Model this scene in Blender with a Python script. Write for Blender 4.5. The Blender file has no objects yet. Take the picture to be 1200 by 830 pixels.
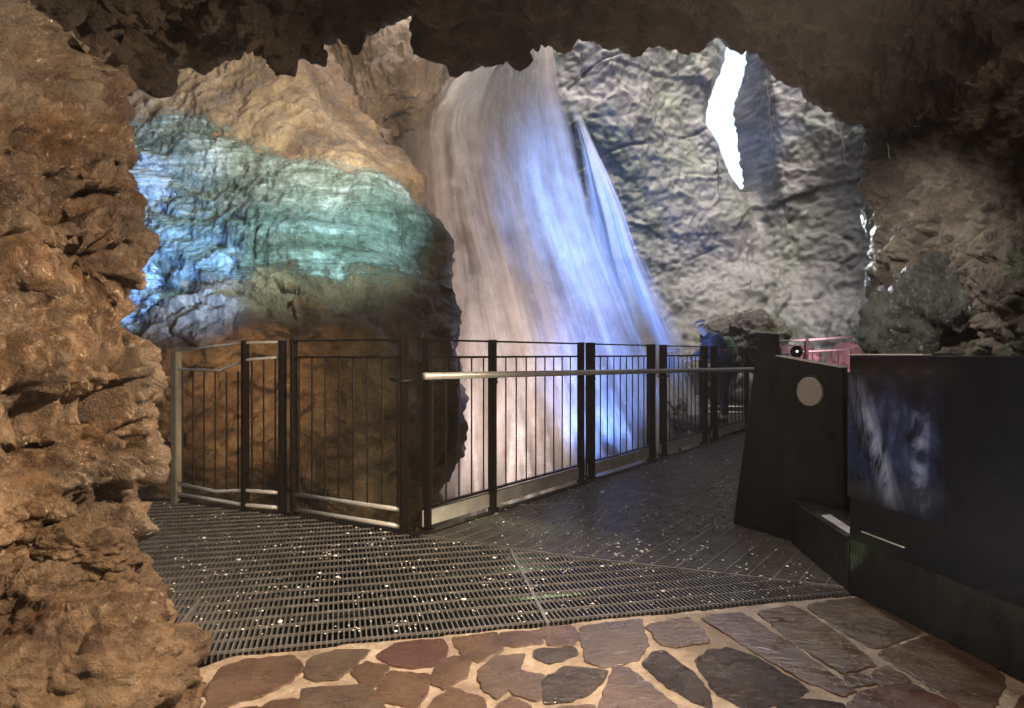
import bpy, bmesh, math, random
import numpy as np
from mathutils import Vector, Matrix, Quaternion
random.seed(7)
scene = bpy.context.scene
C = scene.collection
F = 815.0            # focal length in photograph pixels (1200 wide)
H = 1.05             # camera height above the walkway
R = math.radians

def at(px, py, Y):
    """point that stands at depth Y along the sight line of a photograph pixel"""
    return np.array(((px-600.0)/F*Y, Y, H-(py-415.0)/F*Y))
def gr(px, py, z=0.0):
    Y = F*(H-z)/(py-415.0)
    return np.array(((px-600.0)/F*Y, Y, z))
def V(p): return Vector((float(p[0]), float(p[1]), float(p[2])))

# ------------------------------------------------------------------ noise
def _hash(ix, iy, iz, seed):
    h = (ix.astype(np.int64)*374761393 + iy.astype(np.int64)*668265263 + iz.astype(np.int64)*2147483647 + seed*974634741) & 0xffffffff
    h = ((h ^ (h >> 13))*1274126177) & 0xffffffff
    h = ((h ^ (h >> 16))*2246822519) & 0xffffffff
    return (h ^ (h >> 15)) & 0xffffffff
_G = np.array([(1,1,0),(-1,1,0),(1,-1,0),(-1,-1,0),(1,0,1),(-1,0,1),(1,0,-1),(-1,0,-1),
               (0,1,1),(0,-1,1),(0,1,-1),(0,-1,-1),(1,1,0),(-1,1,0),(0,-1,1),(0,-1,-1)], float)
def perlin(P, seed=0):
    I = np.floor(P).astype(np.int64); f = P-I
    u = f*f*f*(f*(f*6-15)+10)
    out = 0
    for dx in (0,1):
        wx = u[:,0] if dx else 1-u[:,0]
        for dy in (0,1):
            wy = u[:,1] if dy else 1-u[:,1]
            for dz in (0,1):
                wz = u[:,2] if dz else 1-u[:,2]
                g = _G[_hash(I[:,0]+dx, I[:,1]+dy, I[:,2]+dz, seed) & 15]
                d = g[:,0]*(f[:,0]-dx)+g[:,1]*(f[:,1]-dy)+g[:,2]*(f[:,2]-dz)
                out = out + wx*wy*wz*d
    return out
def fbm(P, octs=4, seed=0, gain=0.5, lac=2.03):
    a, s, t = 1.0, 0.0, 0
    for o in range(octs):
        s = s + a*perlin(P, seed+o*17); P = P*lac+13.7; a *= gain
    return s
def ridged(P, octs=4, seed=0, gain=0.55):
    a, s = 1.0, 0.0
    for o in range(octs):
        s = s + a*(1-2*np.abs(perlin(P, seed+o*31))-0.5); P = P*2.07+5.3; a *= gain
    return s
def worley(P, seed=0):
    I = np.floor(P).astype(np.int64); f = P-I
    n = len(P); f1 = np.full(n, 9.0); f2 = np.full(n, 9.0); cid = np.zeros(n)
    for dx in (-1,0,1):
        for dy in (-1,0,1):
            for dz in (-1,0,1):
                X, Y_, Z = I[:,0]+dx, I[:,1]+dy, I[:,2]+dz
                h = _hash(X, Y_, Z, seed); 
                px = (h & 1023)/1023.0; py = ((h>>10) & 1023)/1023.0; pz = ((h>>20) & 1023)/1023.0
                d = np.sqrt((dx+px-f[:,0])**2+(dy+py-f[:,1])**2+(dz+pz-f[:,2])**2)
                m = d < f1
                f2 = np.where(m, f1, np.minimum(f2, d)); cid = np.where(m, ((h*7919)>>8 & 4095)/4095.0, cid)
                f1 = np.where(m, d, f1)
    return f1, f2, cid
def sstep(a, b, x):
    t = np.clip((x-a)/(b-a), 0, 1); return t*t*(3-2*t)

# ------------------------------------------------------------------ mesh helpers
def mesh_from(name, verts, faces, mat=None, smooth=False, parent=None):
    me = bpy.data.meshes.new(name); me.from_pydata([tuple(map(float, v)) for v in verts], [], faces); me.update()
    if smooth: me.polygons.foreach_set('use_smooth', [True]*len(me.polygons))
    o = bpy.data.objects.new(name, me); C.objects.link(o)
    if mat: me.materials.append(mat)
    if parent: o.parent = parent
    return o
def normals(P, flip=None, eye=(0,0,H)):
    du = np.gradient(P, axis=0); dv = np.gradient(P, axis=1)
    N = np.cross(du, dv); N /= (np.linalg.norm(N, axis=2, keepdims=True)+1e-9)
    return N
def grid_obj(name, P, mat, keep=None, smooth=True, inward=True, eye=(0,0,H)):
    """P (nu,nv,3) -> quad mesh; keep: optional (nu-1,nv-1) mask of faces"""
    nu, nv = P.shape[:2]
    idx = np.arange(nu*nv).reshape(nu, nv)
    q = np.stack((idx[:-1,:-1], idx[1:,:-1], idx[1:,1:], idx[:-1,1:]), -1).reshape(-1,4)
    UV = np.stack(np.meshgrid(np.linspace(0,1,nu), np.linspace(0,1,nv), indexing='ij'), -1).reshape(-1,2)
    Pf = P.reshape(-1,3)
    if keep is not None:
        q = q[keep.reshape(-1)]
        used = np.unique(q); re = np.full(nu*nv, -1); re[used] = np.arange(len(used))
        q = re[q]; Pf = Pf[used]; UV = UV[used]
    n = np.cross(Pf[q[:,1]]-Pf[q[:,0]], Pf[q[:,3]]-Pf[q[:,0]])
    c = Pf[q].mean(1)
    if inward and ((n*(np.array(eye)-c)).sum(1) > 0).mean() < 0.5: q = q[:,::-1]
    me = bpy.data.meshes.new(name)
    me.vertices.add(len(Pf)); me.vertices.foreach_set('co', Pf.astype(np.float32).ravel())
    me.loops.add(q.size); me.loops.foreach_set('vertex_index', q.astype(np.int32).ravel())
    me.polygons.add(len(q)); me.polygons.foreach_set('loop_start', np.arange(0, q.size, 4, dtype=np.int32))
    me.update(calc_edges=True); me.validate()
    uvl = me.uv_layers.new(name='UVMap'); uvl.data.foreach_set('uv', UV[q.ravel()].astype(np.float32).ravel())
    me.polygons.foreach_set('use_smooth', np.full(len(q), smooth))
    me.materials.append(mat)
    o = bpy.data.objects.new(name, me); C.objects.link(o)
    return o
class MB:
    def __init__(s): s.v = []; s.f = []
    def add(s, vs, fs):
        n = len(s.v); s.v += [tuple(map(float, v)) for v in vs]; s.f += [tuple(i+n for i in f) for f in fs]
    def bar(s, p0, p1, w, h, up=(0,0,1), side=None):
        """box from p0 to p1, width w (sideways) and height h (along up)"""
        p0, p1 = V(p0), V(p1); d = (p1-p0).normalized(); upv = Vector(up)
        if abs(d.dot(upv)) > 0.98: upv = Vector(side) if side is not None else Vector((1,0,0))
        sd = d.cross(upv).normalized(); u = sd.cross(d).normalized()
        vs = []
        for p in (p0, p1):
            for a, b in ((-1,-1),(1,-1),(1,1),(-1,1)): vs.append(p+sd*(a*w/2)+u*(b*h/2))
        s.add(vs, [(0,3,2,1),(4,5,6,7),(0,1,5,4),(1,2,6,5),(2,3,7,6),(3,0,4,7)])
    def tube(s, pts, r, n=10, cap=True):
        pts = [V(p) for p in pts]; base = len(s.v); rr = r if hasattr(r, '__len__') else [r]*len(pts)
        ref = Vector((0,0,1))
        for i, p in enumerate(pts):
            d = (pts[min(i+1, len(pts)-1)]-pts[max(i-1, 0)]).normalized()
            rf = ref if abs(d.dot(ref)) < 0.95 else Vector((1,0,0))
            a = d.cross(rf).normalized(); b = d.cross(a).normalized()
            for k in range(n):
                t = 2*math.pi*k/n; s.v.append(tuple(p+a*(rr[i]*math.cos(t))+b*(rr[i]*math.sin(t))))
        for i in range(len(pts)-1):
            for k in range(n):
                s.f.append((base+i*n+k, base+i*n+(k+1)%n, base+(i+1)*n+(k+1)%n, base+(i+1)*n+k))
        if cap:
            s.f.append(tuple(base+k for k in range(n))[::-1]); e = base+(len(pts)-1)*n
            s.f.append(tuple(e+k for k in range(n)))
    def prism(s, poly, off):
        """closed polygon (3d points) extruded by vector off"""
        n = len(poly); off = np.array(off, float)
        vs = [np.array(p, float) for p in poly]+[np.array(p, float)+off for p in poly]
        s.add(vs, [tuple(range(n)), tuple(range(2*n-1, n-1, -1))]+[(i, i+n, (i+1)%n+n, (i+1)%n) for i in range(n)])
    def build(s, name, mat, parent=None, smooth=False, bevel=0):
        o = mesh_from(name, s.v, s.f, mat, smooth, parent)
        bm = bmesh.new(); bm.from_mesh(o.data); bmesh.ops.recalc_face_normals(bm, faces=bm.faces); bm.to_mesh(o.data); bm.free()
        if bevel:
            m = o.modifiers.new('bevel', 'BEVEL'); m.width = bevel; m.segments = 2; m.limit_method = 'ANGLE'
        return o
def tag(o, label=None, cat=None, group=None, kind=None):
    if label: o['label'] = label
    if cat: o['category'] = cat
    if group: o['group'] = group
    if kind: o['kind'] = kind
    return o
def empty(name, loc=(0,0,0)):
    """an Empty at a thing's base; parts are meshed in world space, so the inverse is kept"""
    o = bpy.data.objects.new(name, None); C.objects.link(o); o.location = tuple(map(float, loc)); o.empty_display_size = 0.1
    return o
def own(root):
    """move the children's coordinates into the root's own space"""
    l = Vector(root.location)
    for ch in list(root.children):
        if ch.type == 'MESH': ch.data.transform(Matrix.Translation(-l))

# ------------------------------------------------------------------ materials
class NT:
    def __init__(s, name):
        s.m = bpy.data.materials.new(name); s.m.use_nodes = True; s.t = s.m.node_tree
        s.b = s.t.nodes['Principled BSDF']; s.out = s.t.nodes['Material Output']
        s.tc = s.t.nodes.new('ShaderNodeTexCoord')
    def n(s, typ, **kw):
        nd = s.t.nodes.new(typ)
        for k, v in kw.items():
            if k.startswith('i_'): nd.inputs[k[2:].replace('_', ' ')].default_value = v
            else: setattr(nd, k, v)
        return nd
    def l(s, a, b): s.t.links.new(a, b)
    def map(s, scale, src='Object', rot=(0,0,0)):
        mp = s.n('ShaderNodeMapping'); mp.inputs['Scale'].default_value = scale if hasattr(scale, '__len__') else (scale,)*3
        mp.inputs['Rotation'].default_value = rot
        s.l(s.tc.outputs[src], mp.inputs['Vector']); return mp.outputs['Vector']
    def noise(s, scale, detail=6, rough=0.55, vec=None, dist=0.0):
        nd = s.n('ShaderNodeTexNoise'); nd.inputs['Scale'].default_value = scale; nd.inputs['Detail'].default_value = detail
        nd.inputs['Roughness'].default_value = rough; nd.inputs['Distortion'].default_value = dist
        s.l(vec if vec is not None else s.tc.outputs['Object'], nd.inputs['Vector']); return nd.outputs['Fac']
    def voro(s, scale, feature='F1', vec=None):
        nd = s.n('ShaderNodeTexVoronoi', feature=feature); nd.inputs['Scale'].default_value = scale
        s.l(vec if vec is not None else s.tc.outputs['Object'], nd.inputs['Vector']); return nd.outputs['Distance']
    def ramp(s, fac, stops):
        nd = s.n('ShaderNodeValToRGB'); e = nd.color_ramp.elements
        while len(e) < len(stops): e.new(0.5)
        for el, (p, c) in zip(e, stops):
            el.position = p; el.color = (c, c, c, 1) if not hasattr(c, '__len__') else (*c, 1)
        s.l(fac, nd.inputs['Fac']); return nd.outputs['Color']
    def mix(s, fac, a, b, mode='MIX'):
        nd = s.n('ShaderNodeMix', data_type='RGBA', blend_type=mode)
        for sock, v in (('Factor', fac), ('A', a), ('B', b)):
            inp = [i for i in nd.inputs if i.name == sock and (i.type == 'VALUE' if sock == 'Factor' else i.type == 'RGBA')][0]
            if hasattr(v, 'links') or isinstance(v, bpy.types.NodeSocket): s.l(v, inp)
            else: inp.default_value = v if not hasattr(v, '__len__') else (*v, 1)[:4]
        return [o for o in nd.outputs if o.type == 'RGBA'][0]
    def math(s, op, a, b=0.0, clamp=False):
        nd = s.n('ShaderNodeMath', operation=op, use_clamp=clamp)
        for i, v in enumerate((a, b)):
            if isinstance(v, bpy.types.NodeSocket): s.l(v, nd.inputs[i])
            else: nd.inputs[i].default_value = v
        return nd.outputs[0]
    def bump(s, height, strength=0.5, dist=0.02, normal=None):
        nd = s.n('ShaderNodeBump'); nd.inputs['Strength'].default_value = strength; nd.inputs['Distance'].default_value = dist
        s.l(height, nd.inputs['Height'])
        if normal is not None: s.l(normal, nd.inputs['Normal'])
        return nd.outputs['Normal']
    def set(s, **kw):
        for k, v in kw.items():
            inp = s.b.inputs[k.replace('_', ' ')]
            if isinstance(v, bpy.types.NodeSocket): s.l(v, inp)
            else: inp.default_value = v if not (hasattr(v, '__len__') and len(v) == 3) else (*v, 1)
        return s.m
def rock_mat(name, cols, scale=1.0, rough=(0.25, 0.75), bump=1.0, spec=0.6, streak=None, tint=None):
    t = NT(name)
    n1 = t.noise(1.3*scale, 9, 0.62, dist=0.4); n2 = t.noise(7*scale, 8, 0.65); n3 = t.noise(34*scale, 6, 0.7)
    base = t.ramp(n1, [(0.30, cols[0]), (0.48, cols[1]), (0.60, cols[2]), (0.74, cols[3])])
    mott = t.ramp(n2, [(0.32, 0.55), (0.5, 1.0), (0.68, 1.35)])
    base = t.mix(0.8, base, mott, 'MULTIPLY')
    grain = t.ramp(n3, [(0.3, 0.7), (0.55, 1.05), (0.75, 1.5)])
    base = t.mix(0.6, base, grain, 'MULTIPLY')
    if tint:
        tn = t.noise(tint[1], 5, 0.6)
        base = t.mix(t.ramp(tn, [(tint[2], 0.0), (tint[3], 1.0)]), base, tint[0])
    wet = t.noise(3.1*scale, 5, 0.6)
    rr = t.ramp(wet, [(0.38, rough[0]), (0.62, rough[1])])
    h1 = t.noise(11*scale, 10, 0.68, dist=0.3); h2 = t.voro(22*scale); h3 = t.noise(70*scale, 4, 0.6)
    hh = t.math('ADD', h1, t.math('MULTIPLY', h2, 0.22)); hh = t.math('ADD', hh, t.math('MULTIPLY', h3, 0.22))
    if streak:
        sv = t.map(streak[0], rot=streak[1]); hs = t.noise(1.0, 8, 0.6, vec=sv)
        hh = t.math('ADD', hh, t.math('MULTIPLY', hs, streak[2]))
    nm = t.bump(hh, min(1.0, 0.9*bump), 0.06*bump/scale)
    nm = t.bump(t.math('ADD', t.noise(130*scale, 3, 0.7), t.math('MULTIPLY', t.voro(60*scale), 0.5)), 0.9, 0.014*bump/scale, nm)
    return t.set(Base_Color=base, Roughness=rr, Normal=nm, Specular_IOR_Level=spec)
def metal_mat(name, col, rough=0.4, metallic=1.0, var=0.25):
    t = NT(name)
    n = t.noise(9, 6, 0.6); c = t.ramp(n, [(0.3, [x*(1-var) for x in col]), (0.7, [min(1, x*(1+var)) for x in col])])
    r = t.ramp(t.noise(23, 5, 0.6), [(0.3, max(0.05, rough-0.12)), (0.7, min(1, rough+0.15))])
    nm = t.bump(t.noise(140, 3, 0.5), 0.15, 0.002)
    return t.set(Base_Color=c, Roughness=r, Metallic=metallic, Normal=nm)
def paint_mat(name, col, rough=0.5, var=0.2, scale=14):
    t = NT(name)
    c = t.ramp(t.noise(scale, 6, 0.6), [(0.3, [x*(1-var) for x in col]), (0.7, [min(1, x*(1+var)) for x in col])])
    nm = t.bump(t.noise(scale*8, 4, 0.5), 0.2, 0.003)
    return t.set(Base_Color=c, Roughness=rough, Normal=nm)

M = {}
M['wall_near'] = rock_mat('brown_wet_limestone', [(.060,.038,.025),(.17,.105,.060),(.29,.19,.115),(.44,.33,.22)], 1.6, (0.12,0.55), 1.0, spec=1.0, tint=((.27,.225,.18),0.8,.47,.60))
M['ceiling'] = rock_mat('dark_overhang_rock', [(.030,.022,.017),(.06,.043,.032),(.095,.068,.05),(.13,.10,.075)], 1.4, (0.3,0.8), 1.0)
M['wall_right'] = rock_mat('grey_brown_rock', [(.07,.05,.04),(.14,.105,.08),(.20,.155,.12),(.28,.23,.18)], 1.3, (0.3,0.8), 1.0, tint=((.10,.13,.06),1.7,.54,.68))
M['boulder'] = rock_mat('boulder_rock', [(.075,.045,.03),(.16,.10,.06),(.26,.175,.105),(.36,.27,.18)], 2.2, (0.18,0.6), 1.1)
M['outcrop'] = rock_mat('ochre_streaked_rock', [(.11,.065,.038),(.25,.16,.092),(.36,.245,.15),(.46,.34,.225)], 1.0, (0.25,0.7), 1.0,
                        streak=((1.2,1.2,5.0),(0,R(38),0),0.9))
M['knob'] = rock_mat('pale_flowstone', [(.16,.11,.07),(.30,.235,.165),(.40,.33,.25),(.46,.38,.29)], 0.45, (0.3,0.7), 0.8,
                     streak=((4.0,4.0,0.8),(0,R(20),0),0.9))
M['back'] = rock_mat('grey_gorge_rock', [(.046,.047,.049),(.068,.070,.073),(.086,.088,.091),(.104,.104,.107)], 1.7, (0.45,0.8), 0.5,
                     streak=((3.2,3.2,0.45),(0,R(6),0),0.25), tint=((.062,.078,.052),0.45,.48,.70))
M['pit'] = rock_mat('dark_gorge_floor', [(.02,.017,.015),(.05,.04,.033),(.08,.065,.05),(.11,.09,.07)], 0.8, (0.3,0.8), 1.0)
M['dark_metal'] = metal_mat('dark_brown_steel', (.035,.027,.022), 0.42, 0.6)
M['galv'] = metal_mat('galvanised_steel', (.72,.70,.67), 0.34, 0.35, 0.1)
M['grate'] = metal_mat('wet_grating_steel', (.20,.195,.195), 0.33, 0.5)
M['grate_bar'] = metal_mat('bright_cross_bar', (.28,.265,.25), 0.4, 0.6)
M['plate'] = metal_mat('pale_kick_plate', (.55,.53,.51), 0.4, 0.15)
t = NT('black_coated_panel'); sc_ = t.noise(6,8,.7,vec=t.map((1,1,.25)),dist=1.5)
M['board'] = t.set(Base_Color=t.ramp(sc_, [(.45,(.009,.009,.009)),(.62,(.017,.016,.015)),(.72,(.04,.037,.034))]), Roughness=t.ramp(t.noise(9,7,.7), [(.35,.25),(.65,.6)]), Normal=t.bump(t.noise(110,4,.5), .15, .002))
M['lamp'] = paint_mat('grey_lamp_cover', (.27,.245,.225), 0.4, 0.08)

# ------------------------------------------------------------------ camera, sky, sun
cam = bpy.data.cameras.new('camera'); cam.sensor_width = 36; cam.lens = F/1200*36; cam.clip_start = 0.05; cam.clip_end = 500
co = bpy.data.objects.new('camera', cam); C.objects.link(co); co.location = (0,0,H); co.rotation_euler = (R(90),0,0); scene.camera = co
w = bpy.data.worlds.new('World'); scene.world = w; w.use_nodes = True
bgn = w.node_tree.nodes['Background']; sky = w.node_tree.nodes.new('ShaderNodeTexSky'); sky.sky_type = 'NISHITA'; sky.sun_disc = False
SUN_EL, SUN_AZ = 60, 152       # azimuth from +Y towards +X
sky.sun_elevation = R(SUN_EL); sky.sun_rotation = R(SUN_AZ); sky.air_density = 1.0; sky.dust_density = 9.0; sky.ozone_density = 0.3
w.node_tree.links.new(sky.outputs['Color'], bgn.inputs['Color']); bgn.inputs['Strength'].default_value = 0.15
sl = bpy.data.lights.new('sun', 'SUN'); sl.energy = 0.56; sl.angle = R(14); sl.color = (.97,.985,1)
so = bpy.data.objects.new('sun', sl); C.objects.link(so)
sd = Vector((math.sin(R(SUN_AZ))*math.cos(R(SUN_EL)), math.cos(R(SUN_AZ))*math.cos(R(SUN_EL)), math.sin(R(SUN_EL))))
so.rotation_euler = sd.to_track_quat('Z', 'Y').to_euler(); so.location = (6,10,14)

def spot(name, loc, aim, power, col, angle, blend=0.6, size=0.15):
    l = bpy.data.lights.new(name, 'SPOT'); l.energy = power; l.color = col; l.spot_size = R(angle); l.spot_blend = blend; l.shadow_soft_size = size
    o = bpy.data.objects.new(name, l); C.objects.link(o); o.location = tuple(map(float, loc))
    o.rotation_euler = (V(loc)-V(aim)).to_track_quat('Z', 'Y').to_euler(); return o

# ------------------------------------------------------------------ tunnel mouth: near wall, overhang, far side wall
contour = [  # (px, py, depth) of the mouth's edge, from the floor on one side over the top and down the other
 (218,905,2.2),(194,860,2.25),(182,830,2.3),(174,800,2.35),(164,775,2.4),(172,745,2.45),(161,722,2.5),(164,700,2.55),(167,682,2.55),(160,665,2.6),(162,640,2.65),(163,612,2.68),(155,592,2.72),(162,573,2.75),
 (172,560,2.75),(176,526,2.75),(176,500,2.75),(178,487,2.75),(167,474,2.75),(176,453,2.75),(181,441,2.75),(172,420,2.75),(153,394,2.78),(147,373,2.8),
 (149,352,2.8),(159,346,2.8),(170,331,2.8),(170,310,2.8),(181,297,2.8),(176,276,2.8),(159,257,2.82),(155,243,2.85),(159,222,2.85),(137,205,2.9),(138,188,2.9),
 (140,172,2.95),(130,150,3),(128,116,3.1),(133,99,3.15),(146,86,3.2),(184,86,3.25),(199,64,3.3),(215,55,3.3),(241,52,3.35),(267,53,3.4),(279,46,3.4),
 (290,48,3.4),(300,59,3.4),(322,64,3.4),(340,71,3.4),(355,68,3.4),(377,70,3.4),(381,60,3.4),(378,46,3.4),(399,49,3.4),(413,49,3.4),(424,35,3.4),
 (443,20,3.4),(465,13,3.4),(487,9,3.4),(509,15,3.4),(516,22,3.4),(520,48,3.4),(525,57,3.4),(540,60,3.4),(576,71,3.4),(597,61,3.4),(609,40,3.4),
 (637,41,3.4),(651,47,3.4),(661,57,3.4),(680,53,3.4),(698,48,3.4),(722,53,3.4),(741,66,3.4),(764,64,3.4),(778,57,3.4),(816,60,3.4),(840,51,3.4),
 (878,49,3.4),(905,50,3.4),(912,66,3.45),(937,82,3.5),(956,100,3.6),(974,118,3.7),(1001,136,3.9),(1030,150,4.2),(1030,165,4.6),(1019,180,4.9),(1017,223,5),
 (1021,260,5),(1024,315,5),(1027,360,5),(1026,420,5),(1024,500,5),(1024,640,5),(1024,760,5)]
ct = np.array([at(*c) for c in contour])
seg = np.linalg.norm(np.diff(ct, axis=0), axis=1); acc = np.r_[0, np.cumsum(seg)]
NU = 1150
su = np.linspace(0, acc[-1], NU)
Mth = np.stack([np.interp(su, acc, ct[:,k]) for k in range(3)], 1)
cpx = np.interp(su, acc, [c[0] for c in contour]); cpy = np.interp(su, acc, [c[1] for c in contour])
# smoothed mouth, from which the tunnel section nearer the camera is made
k = np.ones(91)/91; pad = np.pad(Mth, ((45,45),(0,0)), mode='edge'); Sm = np.stack([np.convolve(pad[:,i], k, 'valid') for i in range(3)], 1)
cen = np.array((0.35, 0, 1.15))
outd = Sm-cen; outd[:,1] = 0; outd /= np.linalg.norm(outd, axis=1, keepdims=True)
near = Sm.copy(); near[:,1] = -1.6
lft = sstep(-0.6, -1.2, Sm[:,0]); rgt = sstep(1.6, 2.4, Sm[:,0])
near[:,0] = near[:,0]*(1-lft-rgt) + lft*(-1.62) + rgt*2.3
near[:,2] = np.where(near[:,2] > 1.6, np.minimum(near[:,2], 2.45), near[:,2])
vs = np.r_[np.linspace(0, 0.52, 26)[:-1], np.linspace(0.52, 1.0, 400)]          # towards the mouth, dense where it shows
P = np.zeros((NU, len(vs)+36, 3))
for j, t in enumerate(vs):
    e = t**1.0
    blend = sstep(0.72, 1.0, t)
    p = near*(1-e)+(Sm*(1-blend)+Mth*blend)*e
    p = p + outd*(0.14*np.sin(math.pi*min(1, max(0, (t-0.45)/0.55)))*1.0)      # the wall hollows out a little before the lip
    P[:,j] = p
for q in range(36):                                                            # round the lip and away behind it
    t = (q+1)/36.0
    if t < 0.45:
        a = t/0.45*math.pi/2; P[:,len(vs)+q] = Mth + outd*(0.22*(1-math.cos(a))) + np.array((0,0.22*math.sin(a),0))
    else:
        s = (t-0.45)/0.55; P[:,len(vs)+q] = Mth + outd*(0.22+4.6*s**1.5) + np.array((0,0.22+0.25*s,0))
N = normals(P); Nf = N.reshape(-1,3); Pf = P.reshape(-1,3)
sgn = np.sign(((np.array((0.3,1.5,1.2))-Pf)*Nf).sum(1)); 
Nf = Nf*np.where(np.abs(sgn) > 0, 1, 1)[:,None]
if np.median(sgn[: ]) < 0: Nf = -Nf
tt = np.concatenate([vs, np.ones(36)]); T = np.broadcast_to(tt, (NU, len(tt))).reshape(-1)
lip = sstep(0.80, 0.96, T); 
zz = Pf[:,2]; leftm = sstep(-0.5, -1.0, Pf[:,0])
low = sstep(1.0, 0.3, zz)
warp = np.stack([perlin(Pf*1.9, s) for s in (3,4,5)], 1)*0.35
big = fbm(Pf*1.35, 3, 11)
f1, f2, cid = worley((Pf+warp*0.55)*np.array((4.2,4.2,4.6)), 21)
blocks = np.clip(f2-f1, 0, 0.45)/0.45
f1b, f2b, cidb = worley((Pf+warp*0.35)*np.array((11.,11.,12.5)), 22)
chips = np.clip(f2b-f1b, 0, 0.35)/0.35
fine = ridged(Pf*7.5, 4, 31); vfine = fbm(Pf*30, 3, 41)
sandy = fbm(Pf*11, 4, 51)
A = 0.35 + 0.65*np.maximum(lip, low*leftm*0.9)
A = np.where(leftm > 0.5, A, 0.9)
d = 0.10*big + A*(0.14*(blocks*0.6+cid*0.7-0.65) + 0.056*(chips*0.6+cidb*0.6-0.6) + 0.036*fine) + 0.007*vfine + 0.014*sandy
pit = np.minimum(0, 0.12-fbm(Pf*3.3, 3, 71))
d += A*np.clip(pit, -0.3, 0)*0.40
# hollows that show dark in the near wall
for px, py, Y, r, dep in ((165,455,2.70,.045,.12),(150,420,2.68,.05,.12),(165,525,2.70,.04,.10),(140,260,2.74,.04,.11),(120,300,2.66,.05,.12),(100,430,2.5,.035,.08),(60,470,2.3,.03,.05),(90,520,2.4,.035,.07),(135,475,2.62,.07,.15),(108,607,2.45,.075,.15),(158,588,2.62,.06,.12),(72,668,2.2,.10,.17),(118,672,2.3,.09,.17),(80,375,2.5,.05,.07),
                          (122,415,2.6,.06,.10),(148,285,2.7,.06,.10),(120,335,2.6,.05,.08),(150,372,2.72,.05,.10),(132,232,2.75,.05,.09),(45,545,2.1,.03,.02)):
    c = at(px, py, Y); rr = np.linalg.norm((Pf-c)*np.array((1,0.55,1.15)), axis=1)
    d -= dep*np.exp(-(rr/r)**2*1.3)
damp = np.where(T >= 1.0, 0.55, 1.0)
P = (Pf + Nf*(d*damp)[:,None]).reshape(P.shape)
# split the shell: near wall / overhang / far side wall
iL = int(np.argmin(np.abs(cpx-150) + 1000*(np.abs(cpy-92) > 14))); iR = int(np.argmin(np.abs(cpx-1030)+np.abs(cpy-158)))
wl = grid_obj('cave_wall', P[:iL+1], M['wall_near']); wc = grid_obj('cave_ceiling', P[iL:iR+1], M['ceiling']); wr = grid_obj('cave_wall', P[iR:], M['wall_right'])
tag(wl, 'rough brown wet rock wall with pitted, crumbling edge beside the metal grating', 'rock wall', kind='structure')
tag(wc, 'dark ragged rock overhang arching over the whole tunnel mouth', 'rock ceiling', kind='structure')
tag(wr, 'grey-brown shadowed rock wall behind the black information board', 'rock wall', kind='structure')
bk = MB(); bk.add([(-7,-1.55,-2.3),(7,-1.55,-2.3),(7,-1.55,7),(-7,-1.55,7)], [(0,1,2,3)])  # flat wall added behind the camera to block the skylight
tag(bk.build('light_stop_wall', M['ceiling']), 'added wall keeping skylight out of the tunnel behind the viewer', 'rock wall', kind='structure')

# ------------------------------------------------------------------ rocks
def relief(name, Lf, Rf, Yf, py0, py1, nu, nv, mat, disp, wrapR=2.5, wrapL=0, nw=30):
    """rock face between two edges (px as functions of py) at depth Yf(px,py), wrapping away behind its side edges"""
    py = np.linspace(py0, py1, nv); L = Lf(py); Rr = Rf(py)
    u = np.linspace(0, 1, nu)
    PX = L[None,:]*(1-u[:,None])+Rr[None,:]*u[:,None]; PY = np.broadcast_to(py, PX.shape)
    Y = Yf(PX, PY, u[:,None], L, Rr)
    P = np.stack(((PX-600)/F*Y, Y, H-(PY-415)/F*Y), -1)
    if wrapR:
        e = P[-1:]; ww = np.linspace(0, 1, nw+1)[1:]
        add = np.concatenate([e+np.stack((np.full(nv, -0.5*t*t), np.full(nv, wrapR*t), np.zeros(nv)), -1)[None] for t in ww])
        P = np.concatenate([P, add])
    if wrapL:
        e = P[:1]; ww = np.linspace(1, 0, nw+1)[:-1]
        add = np.concatenate([e+np.stack((np.full(nv, 0.5*t*t), np.full(nv, wrapL*t), np.zeros(nv)), -1)[None] for t in ww])
        P = np.concatenate([add, P])
    Nn = normals(P); 
    if (Nn[:nu]*(np.array((0,0,H))-P[:nu])).sum(2).mean() < 0: Nn = -Nn
    d = disp(P.reshape(-1,3)).reshape(P.shape[:2])
    base = P.copy(); P = P+Nn*d[...,None]
    return grid_obj(name, P, mat), P, Nn, base
I = lambda xs, ys: (lambda v: np.interp(v, xs, ys))
def out_disp(Pf):
    wp = np.stack([perlin(Pf*0.7, s) for s in (8,9,10)], 1)*0.5
    S = Pf+wp*0.5
    q = S@np.array((0.45,0.1,0.9))                      # layers that dip
    f1, f2, c = worley(S*np.array((1.0,1.0,1.7)), 61)
    led = fbm(np.stack((S[:,0]*0.5, S[:,1]*0.5, q*2.4), 1), 4, 62)
    rid = ridged(S*2.2, 5, 63)
    up = sstep(3.4, 4.2, Pf[:,2])                        # the upper face is smoother, scalloped
    lowr = sstep(1.9, 1.5, Pf[:,2])
    sc = fbm(np.stack((S[:,0]*4-S[:,2]*2.5, S[:,1]*4, S[:,2]*2), 1), 4, 64)
    f1c, f2c, cc = worley(S*np.array((2.6,2.6,4.4)), 66)
    blk = np.clip(f2c-f1c, 0, .4)/.4
    ledge = sstep(-1.1, -1.9, Pf[:,0])
    return 0.22*fbm(Pf*0.6, 3, 60) + (1-up)*(0.11*led+0.04*rid) + up*(0.05*sc+0.05*np.abs(sc)) + 0.035*fbm(S*3.1, 4, 67) + 0.022*fbm(Pf*9, 4, 65) + lowr*ledge*(0.10*(cc-.5)+0.05*(blk-.5))
LO = I((-80, 900), (40, 40))
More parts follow.
